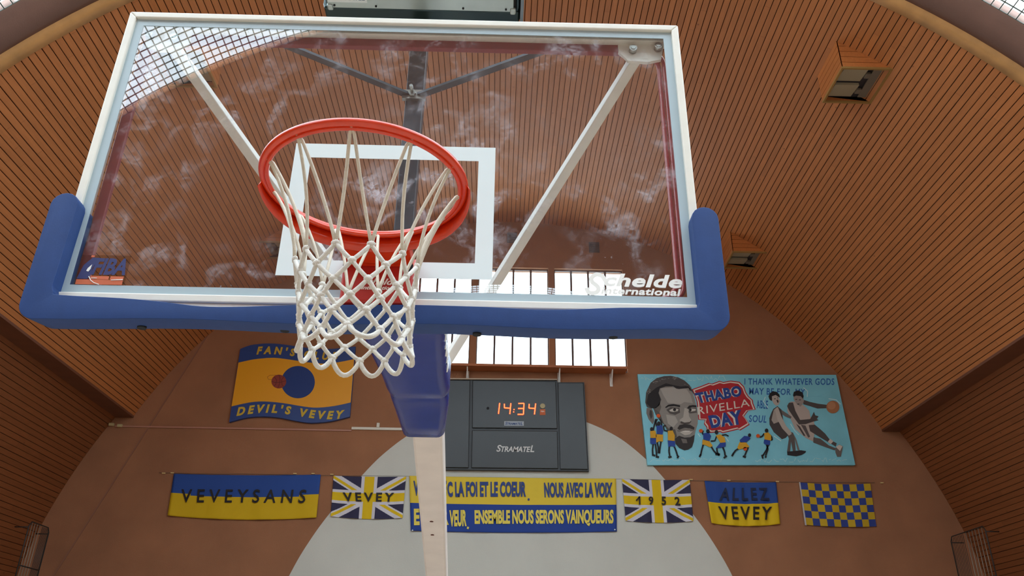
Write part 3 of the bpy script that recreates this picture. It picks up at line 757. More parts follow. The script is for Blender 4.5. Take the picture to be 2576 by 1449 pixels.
mini((850, 722, 20, 22), [(800, 745), (860, 735), (884, 775), (866, 830), (800, 808)], [(792, 812), (868, 832), (902, 880), (872, 895), (820, 870), (788, 865)], [([(862, 745), (830, 780), (790, 745), (800, 715)], 15), [(800, 865), (782, 930), (770, 985)], [(885, 885), (915, 935), (945, 965)], ([(760, 1000), (772, 970)], 20), ([(930, 968), (980, 972)], 22)], (774, 718), B1, Y1)
mini((942, 732, 20, 22), [(935, 768), (980, 755), (1030, 790), (1040, 842), (985, 848)], [(980, 848), (1042, 842), (1040, 885), (990, 900), (935, 905)], [([(1000, 765), (1040, 758), (1072, 775)], 14), ([(945, 770), (925, 825), (880, 828)], 14), [(945, 900), (950, 945), (970, 985)], [(1010, 890), (1030, 945), (1035, 985)], ([(1020, 1010), (1052, 985)], 20)], None, Y1, B1)
mini((1297, 765, 17, 20), [(1190, 818), (1240, 772), (1290, 778), (1308, 800), (1262, 840), (1200, 845)], [(1190, 838), (1262, 845), (1296, 888), (1250, 905), (1180, 918), (1165, 900)], [([(1222, 830), (1218, 880), (1225, 905)], 14), [(1180, 910), (1150, 925), (1120, 965)], [(1282, 895), (1262, 945), (1245, 985)], ([(1108, 990), (1125, 960)], 20), ([(1225, 990), (1258, 1002)], 20)], (1250, 912), B1, Y1)
mini((1480, 715, 19, 22), [(1455, 742), (1500, 735), (1530, 770), (1528, 822), (1458, 810)], [(1455, 812), (1518, 822), (1516, 870), (1470, 866), (1448, 850)], [([(1455, 745), (1430, 780), (1405, 785)], 14), ([(1500, 745), (1535, 780), (1542, 815), (1515, 815)], 14), [(1480, 865), (1495, 915), (1470, 985)], [(1500, 868), (1478, 925), (1440, 985)], ([(1430, 975), (1440, 1015)], 18), ([(1462, 995), (1480, 1000)], 20)], (1388, 772), Y1, B1)
# sprayed handwriting
BS = flat('#2c66ad')
for s, qd in (('I THANK WHATEVER GODS', [(1240, 150), (2210, 150), (2215, 222), (1245, 218)]), ('MAY BE FOR', [(1290, 250), (1740, 262), (1742, 330), (1295, 325)]), ('MY', [(1790, 262), (1900, 264), (1900, 335), (1792, 332)]), ('UNCONQUER', [(1930, 262), (2240, 266), (2250, 352), (1935, 345)]), ('ABLE', [(1370, 385), (1500, 390), (1500, 480), (1378, 470)]), ('SOUL', [(1290, 545), (1490, 550), (1480, 630), (1295, 620)])):
    art.append(lettering('handwriting', s, qd, S1, BS, None, .018, .1, 1.12, y=ym-.002, th=.001))
sc_ = []
rr = random.Random(3)
for x0, x1, y_ in ((130, 1000, 150), (230, 1000, 1030), (1360, 2320, 1030)):
    x = x0
    while x < x1:
        w = rr.uniform(18, 60)
        if not (180 < x < 700 and y_ < 200) or True:
            sc_.append([(x, y_+rr.uniform(-25, 25)), (x+w*.5, y_+rr.uniform(-28, 28)), (x+w, y_+rr.uniform(-25, 25))])
        x += w*.8+rr.uniform(5, 30)
art.append(tag(strokes('pale_scribble', S1, sc_, 5, ym-.0015, '#b9e0e0', None), kind='stuff'))
sw = [[(1470, 350), (1450, 400), (1500, 470)], [(1880, 250), (1925, 290), (1920, 350)], [(745, 745), (770, 780)], [(1740, 640), (1790, 720), (1830, 760)], [(1560, 770), (1640, 825)], [(2150, 370), (2230, 380), (2280, 430)], [(1040, 780), (1075, 830)], [(360, 560), (355, 590)]]
art.append(tag(strokes('highlight_stroke', S1, sw, 7, ym-.002, '#d3ecec', None), kind='stuff'))
adopt(r, *art)

# 7 scoreboard
M_SB = mat('black_scoreboard_panel', '#1f2222', .33, noise=.08, scale=3)
M_SBF = mat('scoreboard_frame', '#111214', .4)
r = root_at('scoreboard', wp(1290, 1183), 'black five panel electronic scoreboard showing 14:34 in red', 'scoreboard')
ys = YW-.14
def sbp(name, px, yy=ys, m=M_SB):
    return MB().prism([wp(*p) for p in px], yy, YW-.012).build(name, m, bevel=.012)
ob = [MB().prism([wp(*p) for p in ((1096, 959), (1400, 961), (1402, 966), (1468.5, 966), (1480.5, 1188), (1090, 1184))], ys+.03, YW-.013).build('frame', M_SBF)]
ob.append(sbp('side_panel', ((1098, 961), (1183, 962), (1179, 1181), (1093, 1180))))
ob.append(sbp('clock_panel', ((1189, 962), (1397, 965), (1401, 1083), (1188, 1081))))
ob.append(sbp('sponsor_panel', ((1188, 1087), (1401, 1089), (1403, 1183), (1186, 1181))))
ob.append(sbp('side_panel', ((1402, 968), (1466, 968), (1478, 1185), (1408, 1184))))
ob.append(MB().prism([wp(*p) for p in ((1098, 956.5), (1400, 959), (1400, 961.3), (1098, 959.5))], ys-.01, YW-.013).build('top_rail', flat('#b7a58f')))
SB = Crop(1100, 930, 5.3675)
M_DIG = mat('lit_red_digits', '#ff3a12', .5, emit=3.2)
M_DIG2 = mat('lit_core', '#ffb060', .5, emit=1.2)
def seg(name, pts, w=17):
    m = MB()
    for p in pts:
        for i in range(len(p)-1):
            m.prism([SB(q_) for q_ in stroke_pts(p[i:i+2], w)], ys-.010, ys-.006)
    o = m.build(name, M_DIG)
    m = MB()
    for p in pts:
        for i in range(len(p)-1):
            m.prism([SB(q_) for q_ in stroke_pts(p[i:i+2], w*.45)], ys-.013, ys-.010)
    o2 = m.build('digit_core', M_DIG2, o)
    return o
digs = [seg('digit', [[(842, 480), (826, 625)]]), seg('digit', [[(905, 490), (905, 545), (985, 550)], [(992, 482), (978, 628)]]),
        seg('digit', [[(1092, 486), (1168, 484), (1160, 632), (1082, 632)], [(1088, 553), (1162, 553)]]), seg('digit', [[(1238, 492), (1234, 548), (1310, 552)], [(1324, 486), (1308, 632)]]),
        seg('colon', [[(1034, 560), (1034, 574)], [(1030, 592), (1030, 606)]])]
ob += digs
x, z = SB((684, 548)); ob.append(MB().cyl((x, ys-.012, z), (x, ys+.01, z), .028, 16).build('dark_lamp', M_DARK))
x, z = SB((1417, 520)); ob.append(MB().cyl((x, ys-.02, z), (x, ys+.01, z), .055, 20).build('horn', mat('brass_horn', '#8a7a58', .4, metal=.6)))
ob.append(MB().prism([SB(p) for p in ((1380, 563), (1453, 561), (1456, 640), (1380, 641))], ys-.006, ys).build('orange_sticker', flat('#c9683c')))
ob.append(lettering('sticker_lettering', 'FIBA', [(1393, 582), (1443, 581), (1443, 600), (1394, 601)], SB, flat('#e8d2c2'), None, .03, 0, 1, y=ys-.006))
ob.append(MB().prism([SB(p) for p in ((902, 722), (1166, 724), (1166, 785), (902, 783))], ys-.006, ys).build('maker_plate', flat('#a9b3ba')))
for s, qd in (('S', [(914, 732), (946, 733), (946, 772), (914, 772)]), ('TRAMATE', [(942, 741), (1127, 742), (1127, 773), (942, 772)]), ('L', [(1124, 735), (1150, 735), (1150, 774), (1124, 774)])):
    ob.append(lettering('maker_lettering', s, qd, SB, flat('#22457a'), None, .02, .25, .95, y=ys-.006))
for s, qd in (('S', [(798, 1040), (866, 1042), (866, 1133), (798, 1132)]), ('TRAMATE', [(860, 1060), (1256, 1064), (1256, 1137), (860, 1134)]), ('L', [(1250, 1046), (1306, 1046), (1306, 1138), (1250, 1137)])):
    ob.append(lettering('sponsor_lettering', s, qd, SB, flat('#d4d4d0'), None, .02, .25, .95, y=ys-.004))
adopt(r, *ob)

# 8 shelf below the windows with brackets
r = rooted('wall_shelf', (1.1, YW, 8.26), 'long brown timber shelf below the end wall windows', 'shelf')
M_SHELF = mat('orange_brown_shelf', '#a8633a', .6, noise=.1, scale=4)
sh = [MB().box(-1.98, 3.11, 14.46, YW-.002, 8.26, 8.285).build('shelf_board', M_SHELF, bevel=.004),
      MB().box(-1.98, 3.11, 14.44, 14.46, 8.255, 8.31).build('front_edge', M_SHELF, bevel=.003),
      MB().box(-.2, 1.2, 14.5, 14.6, 8.285, 8.32).build('batten', M_SHELF)]
for u in (1176, 1406, 1537):
    x = wp(u, 950)[0]
    m = MB().add([(x-.012, YW-.002, 8.26), (x-.012, 14.5, 8.26), (x-.012, YW-.002, 7.97), (x+.012, YW-.002, 8.26), (x+.012, 14.5, 8.26), (x+.012, YW-.002, 7.97)], [(0, 1, 2), (3, 5, 4), (0, 3, 4, 1), (1, 4, 5, 2), (2, 5, 3, 0)])
    m.box(x-.03, x+.03, YW-.012, YW-.002, 7.97, 8.26)
    sh.append(m.build('bracket', M_WHITE))
adopt(r, *sh)
# 9 vents
for (u0, v0, u1, v1), lb in (((1481, 610, 1508, 636), 'dark square vent high on the brown end wall, the right one'), ((1276, 586, 1300, 612), 'dark square vent high on the end wall, left one crossed by the white arm')):
    a = wp(u0, v0); b = wp(u1, v1); rt = rooted('wall_vent', ((a[0]+b[0])/2, YW, b[1]), lb, 'vent')
    m_ = MB().box(a[0], b[0], YW-.03, YW-.002, b[1], a[1]).build('vent_frame', mat('vent_grey', '#3b3a3e', .6), bevel=.006)
    parts = [m_]
    for k in range(4):
        z = b[1]+(k+.7)*(a[1]-b[1])/5
        parts.append(MB().box(a[0]+.02, b[0]-.02, YW-.045, YW-.03, z, z+.015).build('louvre', mat('vent_louvre', '#4b4a4e', .6)))
    adopt(rt, *parts)
# 10 conduits
a, b, c_, d_ = wp(290, 1073), wp(885, 1078), wp(1030, 1079.5), wp(952, 1068)
m1 = MB().box(a[0], b[0], YW-.025, YW-.001, a[1]-.012, a[1]+.018)
o1 = m1.build('conduit', mat('brown_conduit', '#b07d68', .5)); o1.rotation_euler = (0, 0, 0)
tag(o1, 'thin brown conduit running level across the left half of end wall', 'conduit')
o2 = MB().box(b[0], c_[0], YW-.03, YW-.001, b[1]-.025, b[1]+.028).box(d_[0]-.03, d_[0]+.03, YW-.05, YW-.001, b[1]+.028, b[1]+.12).build('conduit', mat('cream_conduit', '#d8d2c0', .5))
tag(o2, 'short cream cable duct with box stub beside the blue post pad', 'conduit')
a, b = wp(521, 845), wp(135, 1449)
a = (a[0]+.9*(a[0]-b[0])/(a[1]-b[1]), a[1]+.9)
b = (b[0]-(a[0]-b[0])/(a[1]-b[1])*1.5, b[1]-1.5)
o3 = MB().beam((a[0], YW-.01, a[1]), (b[0], YW-.01, b[1]), .030, .014, (0, 1, 0)).build('wall_cable', mat('brown_cable', '#8c5f47', .7))
tag(o3, 'brown painted cable slanting down the left side of end wall', 'cable')
for (u, v), lb in (((282, 1069), 'left'), ((303, 1072), 'right')):
    x, z = wp(u, v); o = MB().box(x-.05, x+.05, YW-.06, YW-.001, z-.03, z+.03).build('cable_clip', mat('cream_clip', '#bda97a', .6), bevel=.006)
    tag(o, 'small cream clip at the left end of the level conduit, the %s of two' % lb, 'clip')

# 11 wire guards low on both flanks
def guard(sgn, label):
    r = rooted('wire_guard', (8.95 if sgn > 0 else -7.78, 13.2, 4.0), label, 'guard')
    if sgn > 0: x0, x1, ya, yb, zt, zb = 8.98, 9.22, 12.55, 13.75, 4.70, 3.86
    else: x0, x1, ya, yb, zt, zb = -7.80, -8.04, 12.65, 13.35, 4.52, 3.79
    wm = mat('dark_guard_wire', '#2e2a27', .5, metal=.3); lm = mat('light_guard_wire', '#8c8678', .45, metal=.4)
    ob = []
    f = MB()
    rim = [(x0, ya, zb-.5), (x0, ya, zt-.08), (x0, ya+.06, zt), (x0, yb-.06, zt), (x0, yb, zt-.08), (x0, yb, zb-.5)]
    f.tube(rim, .011, 8); f.tube([(x0, ya, zb), (x0, yb, zb)], .011, 8)
    for y in (ya, yb): f.tube([(x0, y, zt-.1), (x1, y, zt-.1)], .01, 6); f.tube([(x0, y, zb-.4), (x1+.3*sgn, y, zb-.4)], .01, 6)
    ob.append(f.build('guard_frame', wm))
    n = 7 if sgn > 0 else 5
    for i in range(1, n):
        y = ya+(yb-ya)*i/n*.62
        ob.append(MB().tube([(x0, y, zb-.5), (x0, y, zt)], .006, 6).build('guard_wire', lm))
    for i in range(9):
        y = ya+(yb-ya)*(.60+.38*(i+.5)/9)
        ob.append(MB().tube([(x0, y, zb-.5), (x0, y, zt-.02)], .0045, 5).build('guard_wire', wm))
    adopt(r, *ob)
guard(1, 'dark wire guard cage low on the right flank beside end wall')
guard(-1, 'dark wire guard cage low on the left flank beside end wall')

# ------------------------------------------------------------------ ceiling lights in planked housings
M_LFRAME = mat('pale_light_frame', '#97753f', .5)
M_REFL = mat('lamp_reflector', '#a0977f', .35)
M_LDARK = mat('lamp_housing_dark', '#28272b', .5)
M_LGREY = mat('lamp_grey_plate', '#6f6658', .6)
def ceil_z(x): return ZU+math.sqrt(RU*RU-(x-HX)**2)
def light_box(sgn, xi, xo, y0, y1, zb, label):
    """xi inner edge (towards the axis), xo outer edge where the bottom meets the vault"""
    X = (lambda d: HX+sgn*d); di, do = xi-HX, xo-HX
    r = rooted('ceiling_light', (X((di+do)/2), (y0+y1)/2, zb), label, 'light')
    ob = []
    n = 5; zt = ceil_z(xi)+.03
    core = MB()
    core.prism([(X(di+.015), zb+.1), (X(do), zb+.1), (X(do), ceil_z(xo)+.02), (X(di+.012), zt)], y0+.02, y1-.02)
    ob.append(core.build('housing_core', M_GAP))
    for k in range(n):
        za = zb+.01+(zt-zb-.02)*k/n; zc = za+(zt-zb-.02)/n-.008
        def dout(z):                       # where the vault is at height z
            return min(do, math.sqrt(max(0, (RU+.02)**2-(z-ZU)**2)))
        ob.append(MB().prism([(X(di), za), (X(max(dout(za), di+.02)), za), (X(max(dout(zc), di+.015)), zc), (X(di), zc)], y0, y0+.018).build('slat', M_PLANK2))
        ob.append(MB().prism([(X(di), za), (X(max(dout(za), di+.02)), za), (X(max(dout(zc), di+.015)), zc), (X(di), zc)], y1-.018, y1).build('slat', M_PLANK2))
        xa, xb = sorted((X(di-.004), X(di+.014)))
        ob.append(MB().box(xa, xb, y0, y1, za, zc).build('slat', M_PLANK2))
    # bottom frame
    f = MB(); w = .024
    for a0, a1, b0, b1 in ((di-.006, do+.015, y0-.006, y0+w), (di-.006, do+.015, y1-w, y1+.006), (di-.006, di+w, y0+w, y1-w), (do-w, do+.015, y0+w, y1-w)):
        xa, xb = sorted((X(a0), X(a1))); f.box(xa, xb, b0, b1, zb-.012, zb+.02)
    ob.append(f.build('frame', M_LFRAME))
    xa, xb = sorted((X(di+.04), X(do-.04)))
    ob.append(MB().box(xa, xb, y0+.04, y1-.04, zb+.085, zb+.1).build('recess', M_LDARK))
    # reflectors: two pale trays and a grey plate
    pw = (do-di-.08); ym_ = (y0+y1)/2
    for (ya, yb) in ((y0+.06, ym_-.02), (ym_+.02, y1-.06)):
        a, b = (X(di+.06), X(di+.06+pw*.55))
        xa, xb = sorted((a, b)); m = MB()
        m.add([(xa, ya, zb+.03), (xb, ya, zb+.03), (xb, yb, zb+.075), (xa, yb, zb+.075), (xa, ya, zb+.08), (xb, ya, zb+.08), (xb, yb, zb+.085), (xa, yb, zb+.085)],
              [(0, 3, 2, 1), (4, 5, 6, 7), (0, 1, 5, 4), (1, 2, 6, 5), (2, 3, 7, 6), (3, 0, 4, 7)])
        ob.append(m.build('reflector', M_REFL))
        xa, xb = sorted((X(di+.06+pw*.56), X(di+.06+pw*.68)))
        ob.append(MB().box(xa, xb, (ya+yb)/2-.05, (ya+yb)/2+.05, zb+.03, zb+.08).build('lamp_holder', M_LGREY, bevel=.01))
    xa, xb = sorted((X(di+.06+pw*.70), X(do-.06)))
    ob.append(MB().box(xa, xb, y0+.06, y1-.06, zb+.06, zb+.08).build('ballast_plate', M_LGREY))
    adopt(r, *ob)
light_box(1, 5.285, 6.03, 7.13, 7.91, 10.25, 'lamp in planked wooden housing, upper right of the vault')
light_box(1, 5.205, 5.95, 12.87, 13.60, 10.33, 'lamp in planked wooden housing just right of the board padding')
light_box(-1, 5.285, 6.03, 7.13, 7.91, 10.25, 'lamp in planked housing seen behind top of left white arm')
light_box(-1, 5.205, 5.95, 12.87, 13.60, 10.33, 'lamp in planked housing seen left of the white target rectangle')

# ------------------------------------------------------------------ basketball goal
goal = rooted('basketball_goal', (0, 4.6, 0), 'glass basketball backboard with orange ring, white net and blue padding on long white beam', 'basketball hoop')
GP = []                                    # parts
HB, HT = 2.90, 3.945
gl = MB().box(-.88, .88, .0, .012, HB+.02, HT-.02).build('glass_pane', M_GLASS); GP.append(gl)
# extruded frame with mitred corners: four pieces
fw_ = .0235
def mitre(a, b, c, d): return MB().prism([a, b, c, d], -.012, .03)
corn = [(-.9, HB), (.9, HB), (.9, HT), (-.9, HT)]; inn = [(-.9+fw_, HB+fw_), (.9-fw_, HB+fw_), (.9-fw_, HT-fw_), (-.9+fw_, HT-fw_)]
for i in range(4):
    j = (i+1) % 4
    GP.append(mitre(corn[i], corn[j], inn[j], inn[i]).build('frame_profile', M_FRAME, bevel=.0035))
    # outer flange
bw = .0265
def ringrect(x0, x1, z0, z1, w, y0, y1):
    m = MB(); m.box(x0, x1, y0, y1, z0, z0+w); m.box(x0, x1, y0, y1, z1-w, z1); m.box(x0, x0+w, y0, y1, z0+w, z1-w); m.box(x1-w, x1, y0, y1, z0+w, z1-w); return m
GP.append(ringrect(-.9+fw_, .9-fw_, HB+fw_, HT-fw_, bw, -.0012, 0).build('border_line', M_BORDER))
TX = .007
GP.append(ringrect(TX-.301, TX+.301, 2.992, 3.4405, .05, -.0012, 0).build('target_rectangle', M_TARGET))
# rear sub-frame, white steel
GP.append(MB().box(-.895, .895, .013, .05, HT-.048, HT-.005).box(-.895, .895, .013, .05, HB+.005, HB+.03).box(-.895, -.872, .013, .05, HB+.03, HT-.048).box(.872, .895, .013, .05, HB+.03, HT-.048).build('rear_frame', M_WHITE, bevel=.003))
GP.append(MB().box(-.86, .86, -.006, .02, 2.862, HB-.0005).build('lower_flange', M_FRAME, bevel=.002))
# dark red light strip round the back of the pane
def rrect(x0, x1, z0, z1, r, y, n=6):
    P = []
    for cx, cz, a0 in ((x1-r, z1-r, 0), (x0+r, z1-r, 90), (x0+r, z0+r, 180), (x1-r, z0+r, 270)):
        for k in range(n+1):
            a = math.radians(a0+90*k/n); P.append((cx+r*math.cos(a), y, cz+r*math.sin(a)))
    return P
ls = MB()
ls.tube(rrect(-.845, .842, 2.967, 3.885, .07, .058), .0085, 8, True)
ls.tube(rrect(-.862, .857, 2.955, 3.892, .06, .052), .007, 8, True)
strip_o = ls.build('light_strip', M_LEDRED); GP.append(strip_o)
GP.append(MB().box(-.83, .752, .036, .056, 3.866, 3.902).build('strip_channel', mat('maroon_channel', '#7c1f2c', .45), bevel=.002))
GP.append(MB().box(-.858, -.83, .036, .05, 2.96, 3.86).build('strip_channel', mat('maroon_channel', '#7c1f2c', .45), bevel=.002))
# corner plates with bolts
for sgn in (-1, 1):
    P = [(sgn*.705, 3.862), (sgn*.722, 3.845), (sgn*.735, 3.826), (sgn*.80, 3.822), (sgn*.845, 3.835), (sgn*.858, 3.90), (sgn*.705, 3.905)]
    pl = MB().prism(P, .032, .044).build('corner_plate', M_WHITE, bevel=.002); GP.append(pl)
    for bx_, bz in ((.836, 3.880), (.752, 3.868)):
        b = MB(); b.cyl((sgn*bx_, .014, bz), (sgn*bx_, .034, bz), .013, 16); b.cyl((sgn*bx_, .012, bz), (sgn*bx_, .016, bz), .008, 6)
        GP.append(b.build('bolt', M_ZINC))
# diagonal stay arms
AR = [((.765, .06, 3.86), (.10, 1.0, 3.09)), ((-.765, .06, 3.86), (-.035, 1.0, 3.09))]
for p0, p1 in AR:
    GP.append(MB().beam(p0, p1, .034, .034, (-.188, .539, .821) if p0[0] > 0 else (.023, .623, .782)).build('stay_arm', M_WHITE, bevel=.003))  # arms rolled by up vectors worked out from the direction to the camera
# main beam
def bz(y): return 3.057-.183*(y-.1)
def bxc(y): return .088-.0335*(y-.1)
y_a, y_b = .45, 4.7
m = MB(); vs = []
for y in (y_a, y_b):
    for a, b in ((-.06, 0), (.06, 0), (.06, .14), (-.06, .14)): vs.append((bxc(y)+a, y, bz(y)+b))
m.add(vs, [(0, 1, 2, 3), (7, 6, 5, 4), (0, 4, 5, 1), (1, 5, 6, 2), (2, 6, 7, 3), (3, 7, 4, 0)])
beam_o = m.build('main_beam', M_BEAM, bevel=.01); GP.append(beam_o)
for y in (2.04, 2.22):
    hb = MB().cyl((bxc(y)-.005, y, bz(y)-.002), (bxc(y)-.005, y, bz(y)+.004), .009, 12).build('bolt_hole', mat('rust_hole', '#5a2a1c', .8)); GP.append(hb)
GP.append(MB().box(-.08, .08, .03, .32, 3.0, 3.04).build('board_mount', M_WHITE, bevel=.004))
xq = bxc(4.6)
GP.append(MB().box(xq-.08, xq+.08, 4.55, 4.75, 0.1, bz(4.6)+.05).build('rear_column', M_WHITE, bevel=.01))
GP.append(MB().box(xq-.6, xq+.6, 3.6, 5.4, 0, .22).build('wheeled_base', M_PAD, bevel=.04))
# beam padding sleeve
def rsec(x0, x1, z0, z1, y, r, n=5, bulge=0):
    P = []
    for cx, cz, a0 in ((x1-r, z1-r, 0), (x0+r, z1-r, 90), (x0+r, z0+r, 180), (x1-r, z0+r, 270)):
        for k in range(n+1):
            a = math.radians(a0+90*k/n); P.append((cx+r*math.cos(a), y, cz+r*math.sin(a)))
    return P
secs = [(.27, -.105, .158, 2.975, .028), (.29, -.104, .161, 2.968, .03), (.378, -.106, .158, 2.957, .034), (.50, -.092, .156, 2.934, .036), (.62, -.073, .154, 2.912, .036), (.70, -.066, .160, 2.897, .036),
        (.735, -.061, .158, 2.894, .034), (.76, -.059, .150, 2.896, .034), (.785, -.057, .153, 2.886, .034), (.86, -.051, .149, 2.872, .034), (.96, -.042, .137, 2.852, .032), (1.04, -.036, .128, 2.836, .03), (1.055, -.03, .122, 2.842, .026)]
m = MB(); k0 = 0
rings = [rsec(x0, x1, zb, zb+(.10 if y < .35 else .15), y, r) for y, x0, x1, zb, r in secs]; n = len(rings[0])
vs = [p for R_ in rings for p in R_]; fs = []
for i in range(len(rings)-1):
    for j in range(n): fs.append((i*n+j, i*n+(j+1) % n, (i+1)*n+(j+1) % n, (i+1)*n+j))
m.add(vs, fs, 0, True); m.add([rings[-1][j] for j in range(n)], [tuple(range(n))], 0, False); m.add([rings[0][j] for j in range(n)], [tuple(range(n))], 0, False)
sleeve = m.build('beam_pad', M_VINYL); GP.append(sleeve)
# pale scrawled marks on the right side of the sleeve
mk = MB(); rr = random.Random(11)
y = .34
while y < .60:
    zc = 3.02-.15*(y-.1)
    for k in range(2):
        dy = rr.uniform(-.012, .012); z0 = zc+rr.uniform(-.03, .02)
        mk.tube([(.1595-.01*(y-.3), y, z0), (.1610-.01*(y-.3), y+dy, z0+.018), (.1600-.01*(y-.3), y+dy+.01, z0+.036)], .0022, 5)
    y += .022
GP.append(mk.build('side_lettering', M_WTXT, sleeve))

# foam padding round the lower edge of the board
bz_top = catmull([(-.868, 2.925), (-.860, 2.905), (-.84, 2.896), (-.671, 2.890), (-.56, 2.881), (-.462, 2.871), (-.36, 2.872), (-.219, 2.880), (0, 2.886), (.117, 2.888), (.3, 2.886), (.458, 2.881), (.653, 2.892), (.84, 2.896), (.866, 2.903), (.872, 2.925)], 4)
outl = []
outl += [(x, z) for x, z in bz_top]
def arc_pts(cx, cz, r, a0, a1, n=8): return [(cx+r*math.cos(math.radians(a0+(a1-a0)*k/n)), cz+r*math.sin(math.radians(a0+(a1-a0)*k/n))) for k in range(n+1)]
outl += arc_pts(.910, 3.178, .038, 180, 0)
outl += arc_pts(.948-.045, 2.83+.045, .045, 0, -90)
outl += [(x, 2.829+.004*math.sin(x*9)) for x in [.8-.1*k for k in range(17)]]
outl += arc_pts(-.940+.045, 2.825+.045, .045, 270, 180)
outl += arc_pts(-.902, 3.178, .038, 180, 0)
bm = bmesh.new()
yf0, yf1 = -.048, .066
f_ = [bm.verts.new((x, yf0, z)) for x, z in outl]; b_ = [bm.verts.new((x, yf1, z+.020*max(0, min(1, (2.90-z)/.06)))) for x, z in outl]
n = len(outl)
bm.faces.new(f_); bm.faces.new(b_[::-1])
for i in range(n): bm.faces.new((f_[i], b_[i], b_[(i+1) % n], f_[(i+1) % n]))
bmesh.ops.recalc_face_normals(bm, faces=bm.faces)
eds = [e for e in bm.edges if abs(e.verts[0].co.y-e.verts[1].co.y) < 1e-6 and len(e.link_faces) == 2]
bmesh.ops.bevel(bm, geom=eds, offset=.020, segments=5, profile=.5, affect='EDGES', clamp_overlap=True)
for f in bm.faces: f.smooth = True
me = bpy.data.meshes.new('edge_padding'); bm.to_mesh(me); bm.free(); me.materials.append(M_PAD)
pad = bpy.data.objects.new('edge_padding', me); COL.objects.link(pad); GP.append(pad)
for x in (-.645, -.256, .270, .645):
    GP.append(MB().cyl((x, .038, 2.8400), (x, .038, 2.8480), .012, 16).build('screw_recess', M_DARK, pad))

# ring, mounting and net
RCX, RCY, RZ = .004, -.383, 3.045
def circ(R, z, n=72, a0=0, a1=360): return [(RCX+R*math.cos(math.radians(a0+(a1-a0)*k/(n if a1-a0 < 360 else n))), RCY+R*math.sin(math.radians(a0+(a1-a0)*k/n)), z) for k in range(n+(1 if a1-a0 < 360 else 0))]
rim = MB().tube(circ(.237, RZ, 96), .0095, 12, True).build('ring', M_ORANGE); GP.append(rim)
lip = MB().tube(circ(.2265, RZ-.008, 96), .0055, 8, True).build('net_rail', M_ORANGE); GP.append(lip)
web = MB()
for i in range(96):
    pass
a_ = circ(.2265, RZ-.006, 96); b2 = circ(.237, RZ-.002, 96)
web.add(a_+b2, [(i, (i+1) % 96, 96+(i+1) % 96, 96+i) for i in range(96)], 0, True)
GP.append(web.build('ring_web', M_ORANGE, rim, fix=False))
# skirt strap round the rear half, down to the mounting
sk = MB(); N_ = 60; vs = []
for i in range(N_+1):
    a = -2+184*i/N_; ra = math.radians(a); t = abs(i/N_-.5)*2
    h = .030*(1-t**4)+.012
    for rr_, zz in ((.243, RZ-.004), (.246, RZ-.004), (.252, RZ-.004-h), (.249, RZ-.004-h)):
        vs.append((RCX+rr_*math.cos(ra), RCY+rr_*math.sin(ra), zz))
fs = []
for i in range(N_):
    for j in range(4): fs.append((4*i+j, 4*i+(j+1) % 4, 4*i+4+(j+1) % 4, 4*i+4+j))
fs += [(0, 1, 2, 3), (4*N_, 4*N_+3, 4*N_+2, 4*N_+1)]
sk.add(vs, fs, 0, True); GP.append(sk.build('ring_strap', M_ORANGE))
mt = MB().box(-.100, .092, -.135, -.05, 3.008, 3.036).box(-.1, .092, -.05, -.004, 2.992, 3.04)
GP.append(mt.build('ring_neck', M_ORANGE, bevel=.004))
bk = MB().add([(-.105, -.006, 2.87), (.098, -.006, 2.87), (.098, -.006, 3.05), (-.105, -.006, 3.05), (-.098, -.05, 2.895), (.092, -.05, 2.895), (.092, -.052, 3.0), (-.098, -.052, 3.0)],
              [(0, 1, 2, 3), (4, 7, 6, 5), (0, 4, 5, 1), (1, 5, 6, 2), (2, 6, 7, 3), (3, 7, 4, 0)])
brk = bk.build('mounting_box', M_RED, bevel=.005); GP.append(brk)
P3 = lambda y: (lambda p: (p[0], y, p[1]))
GP.append(lettering('maker_lettering', 'Schelde', [(-.040, 2.962), (.058, 2.962), (.054, 2.943), (-.044, 2.943)], P3(-.0525), M_WTXT, brk, .02, .2, 1, th=.001))
GP.append(lettering('maker_lettering', 'International', [(-.040, 2.939), (.058, 2.939), (.055, 2.928), (-.043, 2.928)], P3(-.0525), M_WTXT, brk, .02, .2, 1, th=.001))
for x in (-.092, .086): GP.append(MB().box(x-.006, x+.006, -.056, -.050, 2.985, 3.006).build('slot', M_DARK, brk))

# net
rn = random.Random(5)
hook_a = [7, 36, 65, 90, 117, 145, 173, 207, 239, 271, 304, 337]
def pt(a, R, z, dx): return Vector((RCX+dx+R*math.cos(math.radians(a)), RCY+R*math.sin(math.radians(a)), z))
rows = [(.136, 2.818, .004), (.132, 2.776, .007), (.128, 2.737, .010), (.124, 2.700, .013), (.120, 2.665, .016), (.118, 2.634, .019)]
bz_ = 2.612
net = empty('net'); GP.append(net)
hooks = MB(); K = []
mids = []
for i in range(12):
    a0 = hook_a[i]; a1 = hook_a[(i+1) % 12]+(360 if i == 11 else 0); mids.append((a0+a1)/2)
even = [mids[0]*.35+(i*30+21.5)*.65 if False else (mids[i]*.5+(21.5+30*i)*.5) for i in range(12)]
for k, (R, z, dx) in enumerate(rows):
    ring_ = []
    for i in range(12):
        a = even[i]+(15*k)
        tilt = .004*math.sin(math.radians(a))
        ring_.append(pt(a+rn.uniform(-2, 2), R+rn.uniform(-.003, .003), z+tilt+rn.uniform(-.004, .004), dx))
    K.append(ring_)
def cord(a, b, sag=0, r=.0052, out=None, n=6):
    P = []
    for k in range(n+1):
        t = k/n; p = a.lerp(b, t)
        if out is not None: p = p+out*sag*4*t*(1-t)
        P.append(p)
    return P
upper = MB(); mesh_ = MB(); knots = MB()
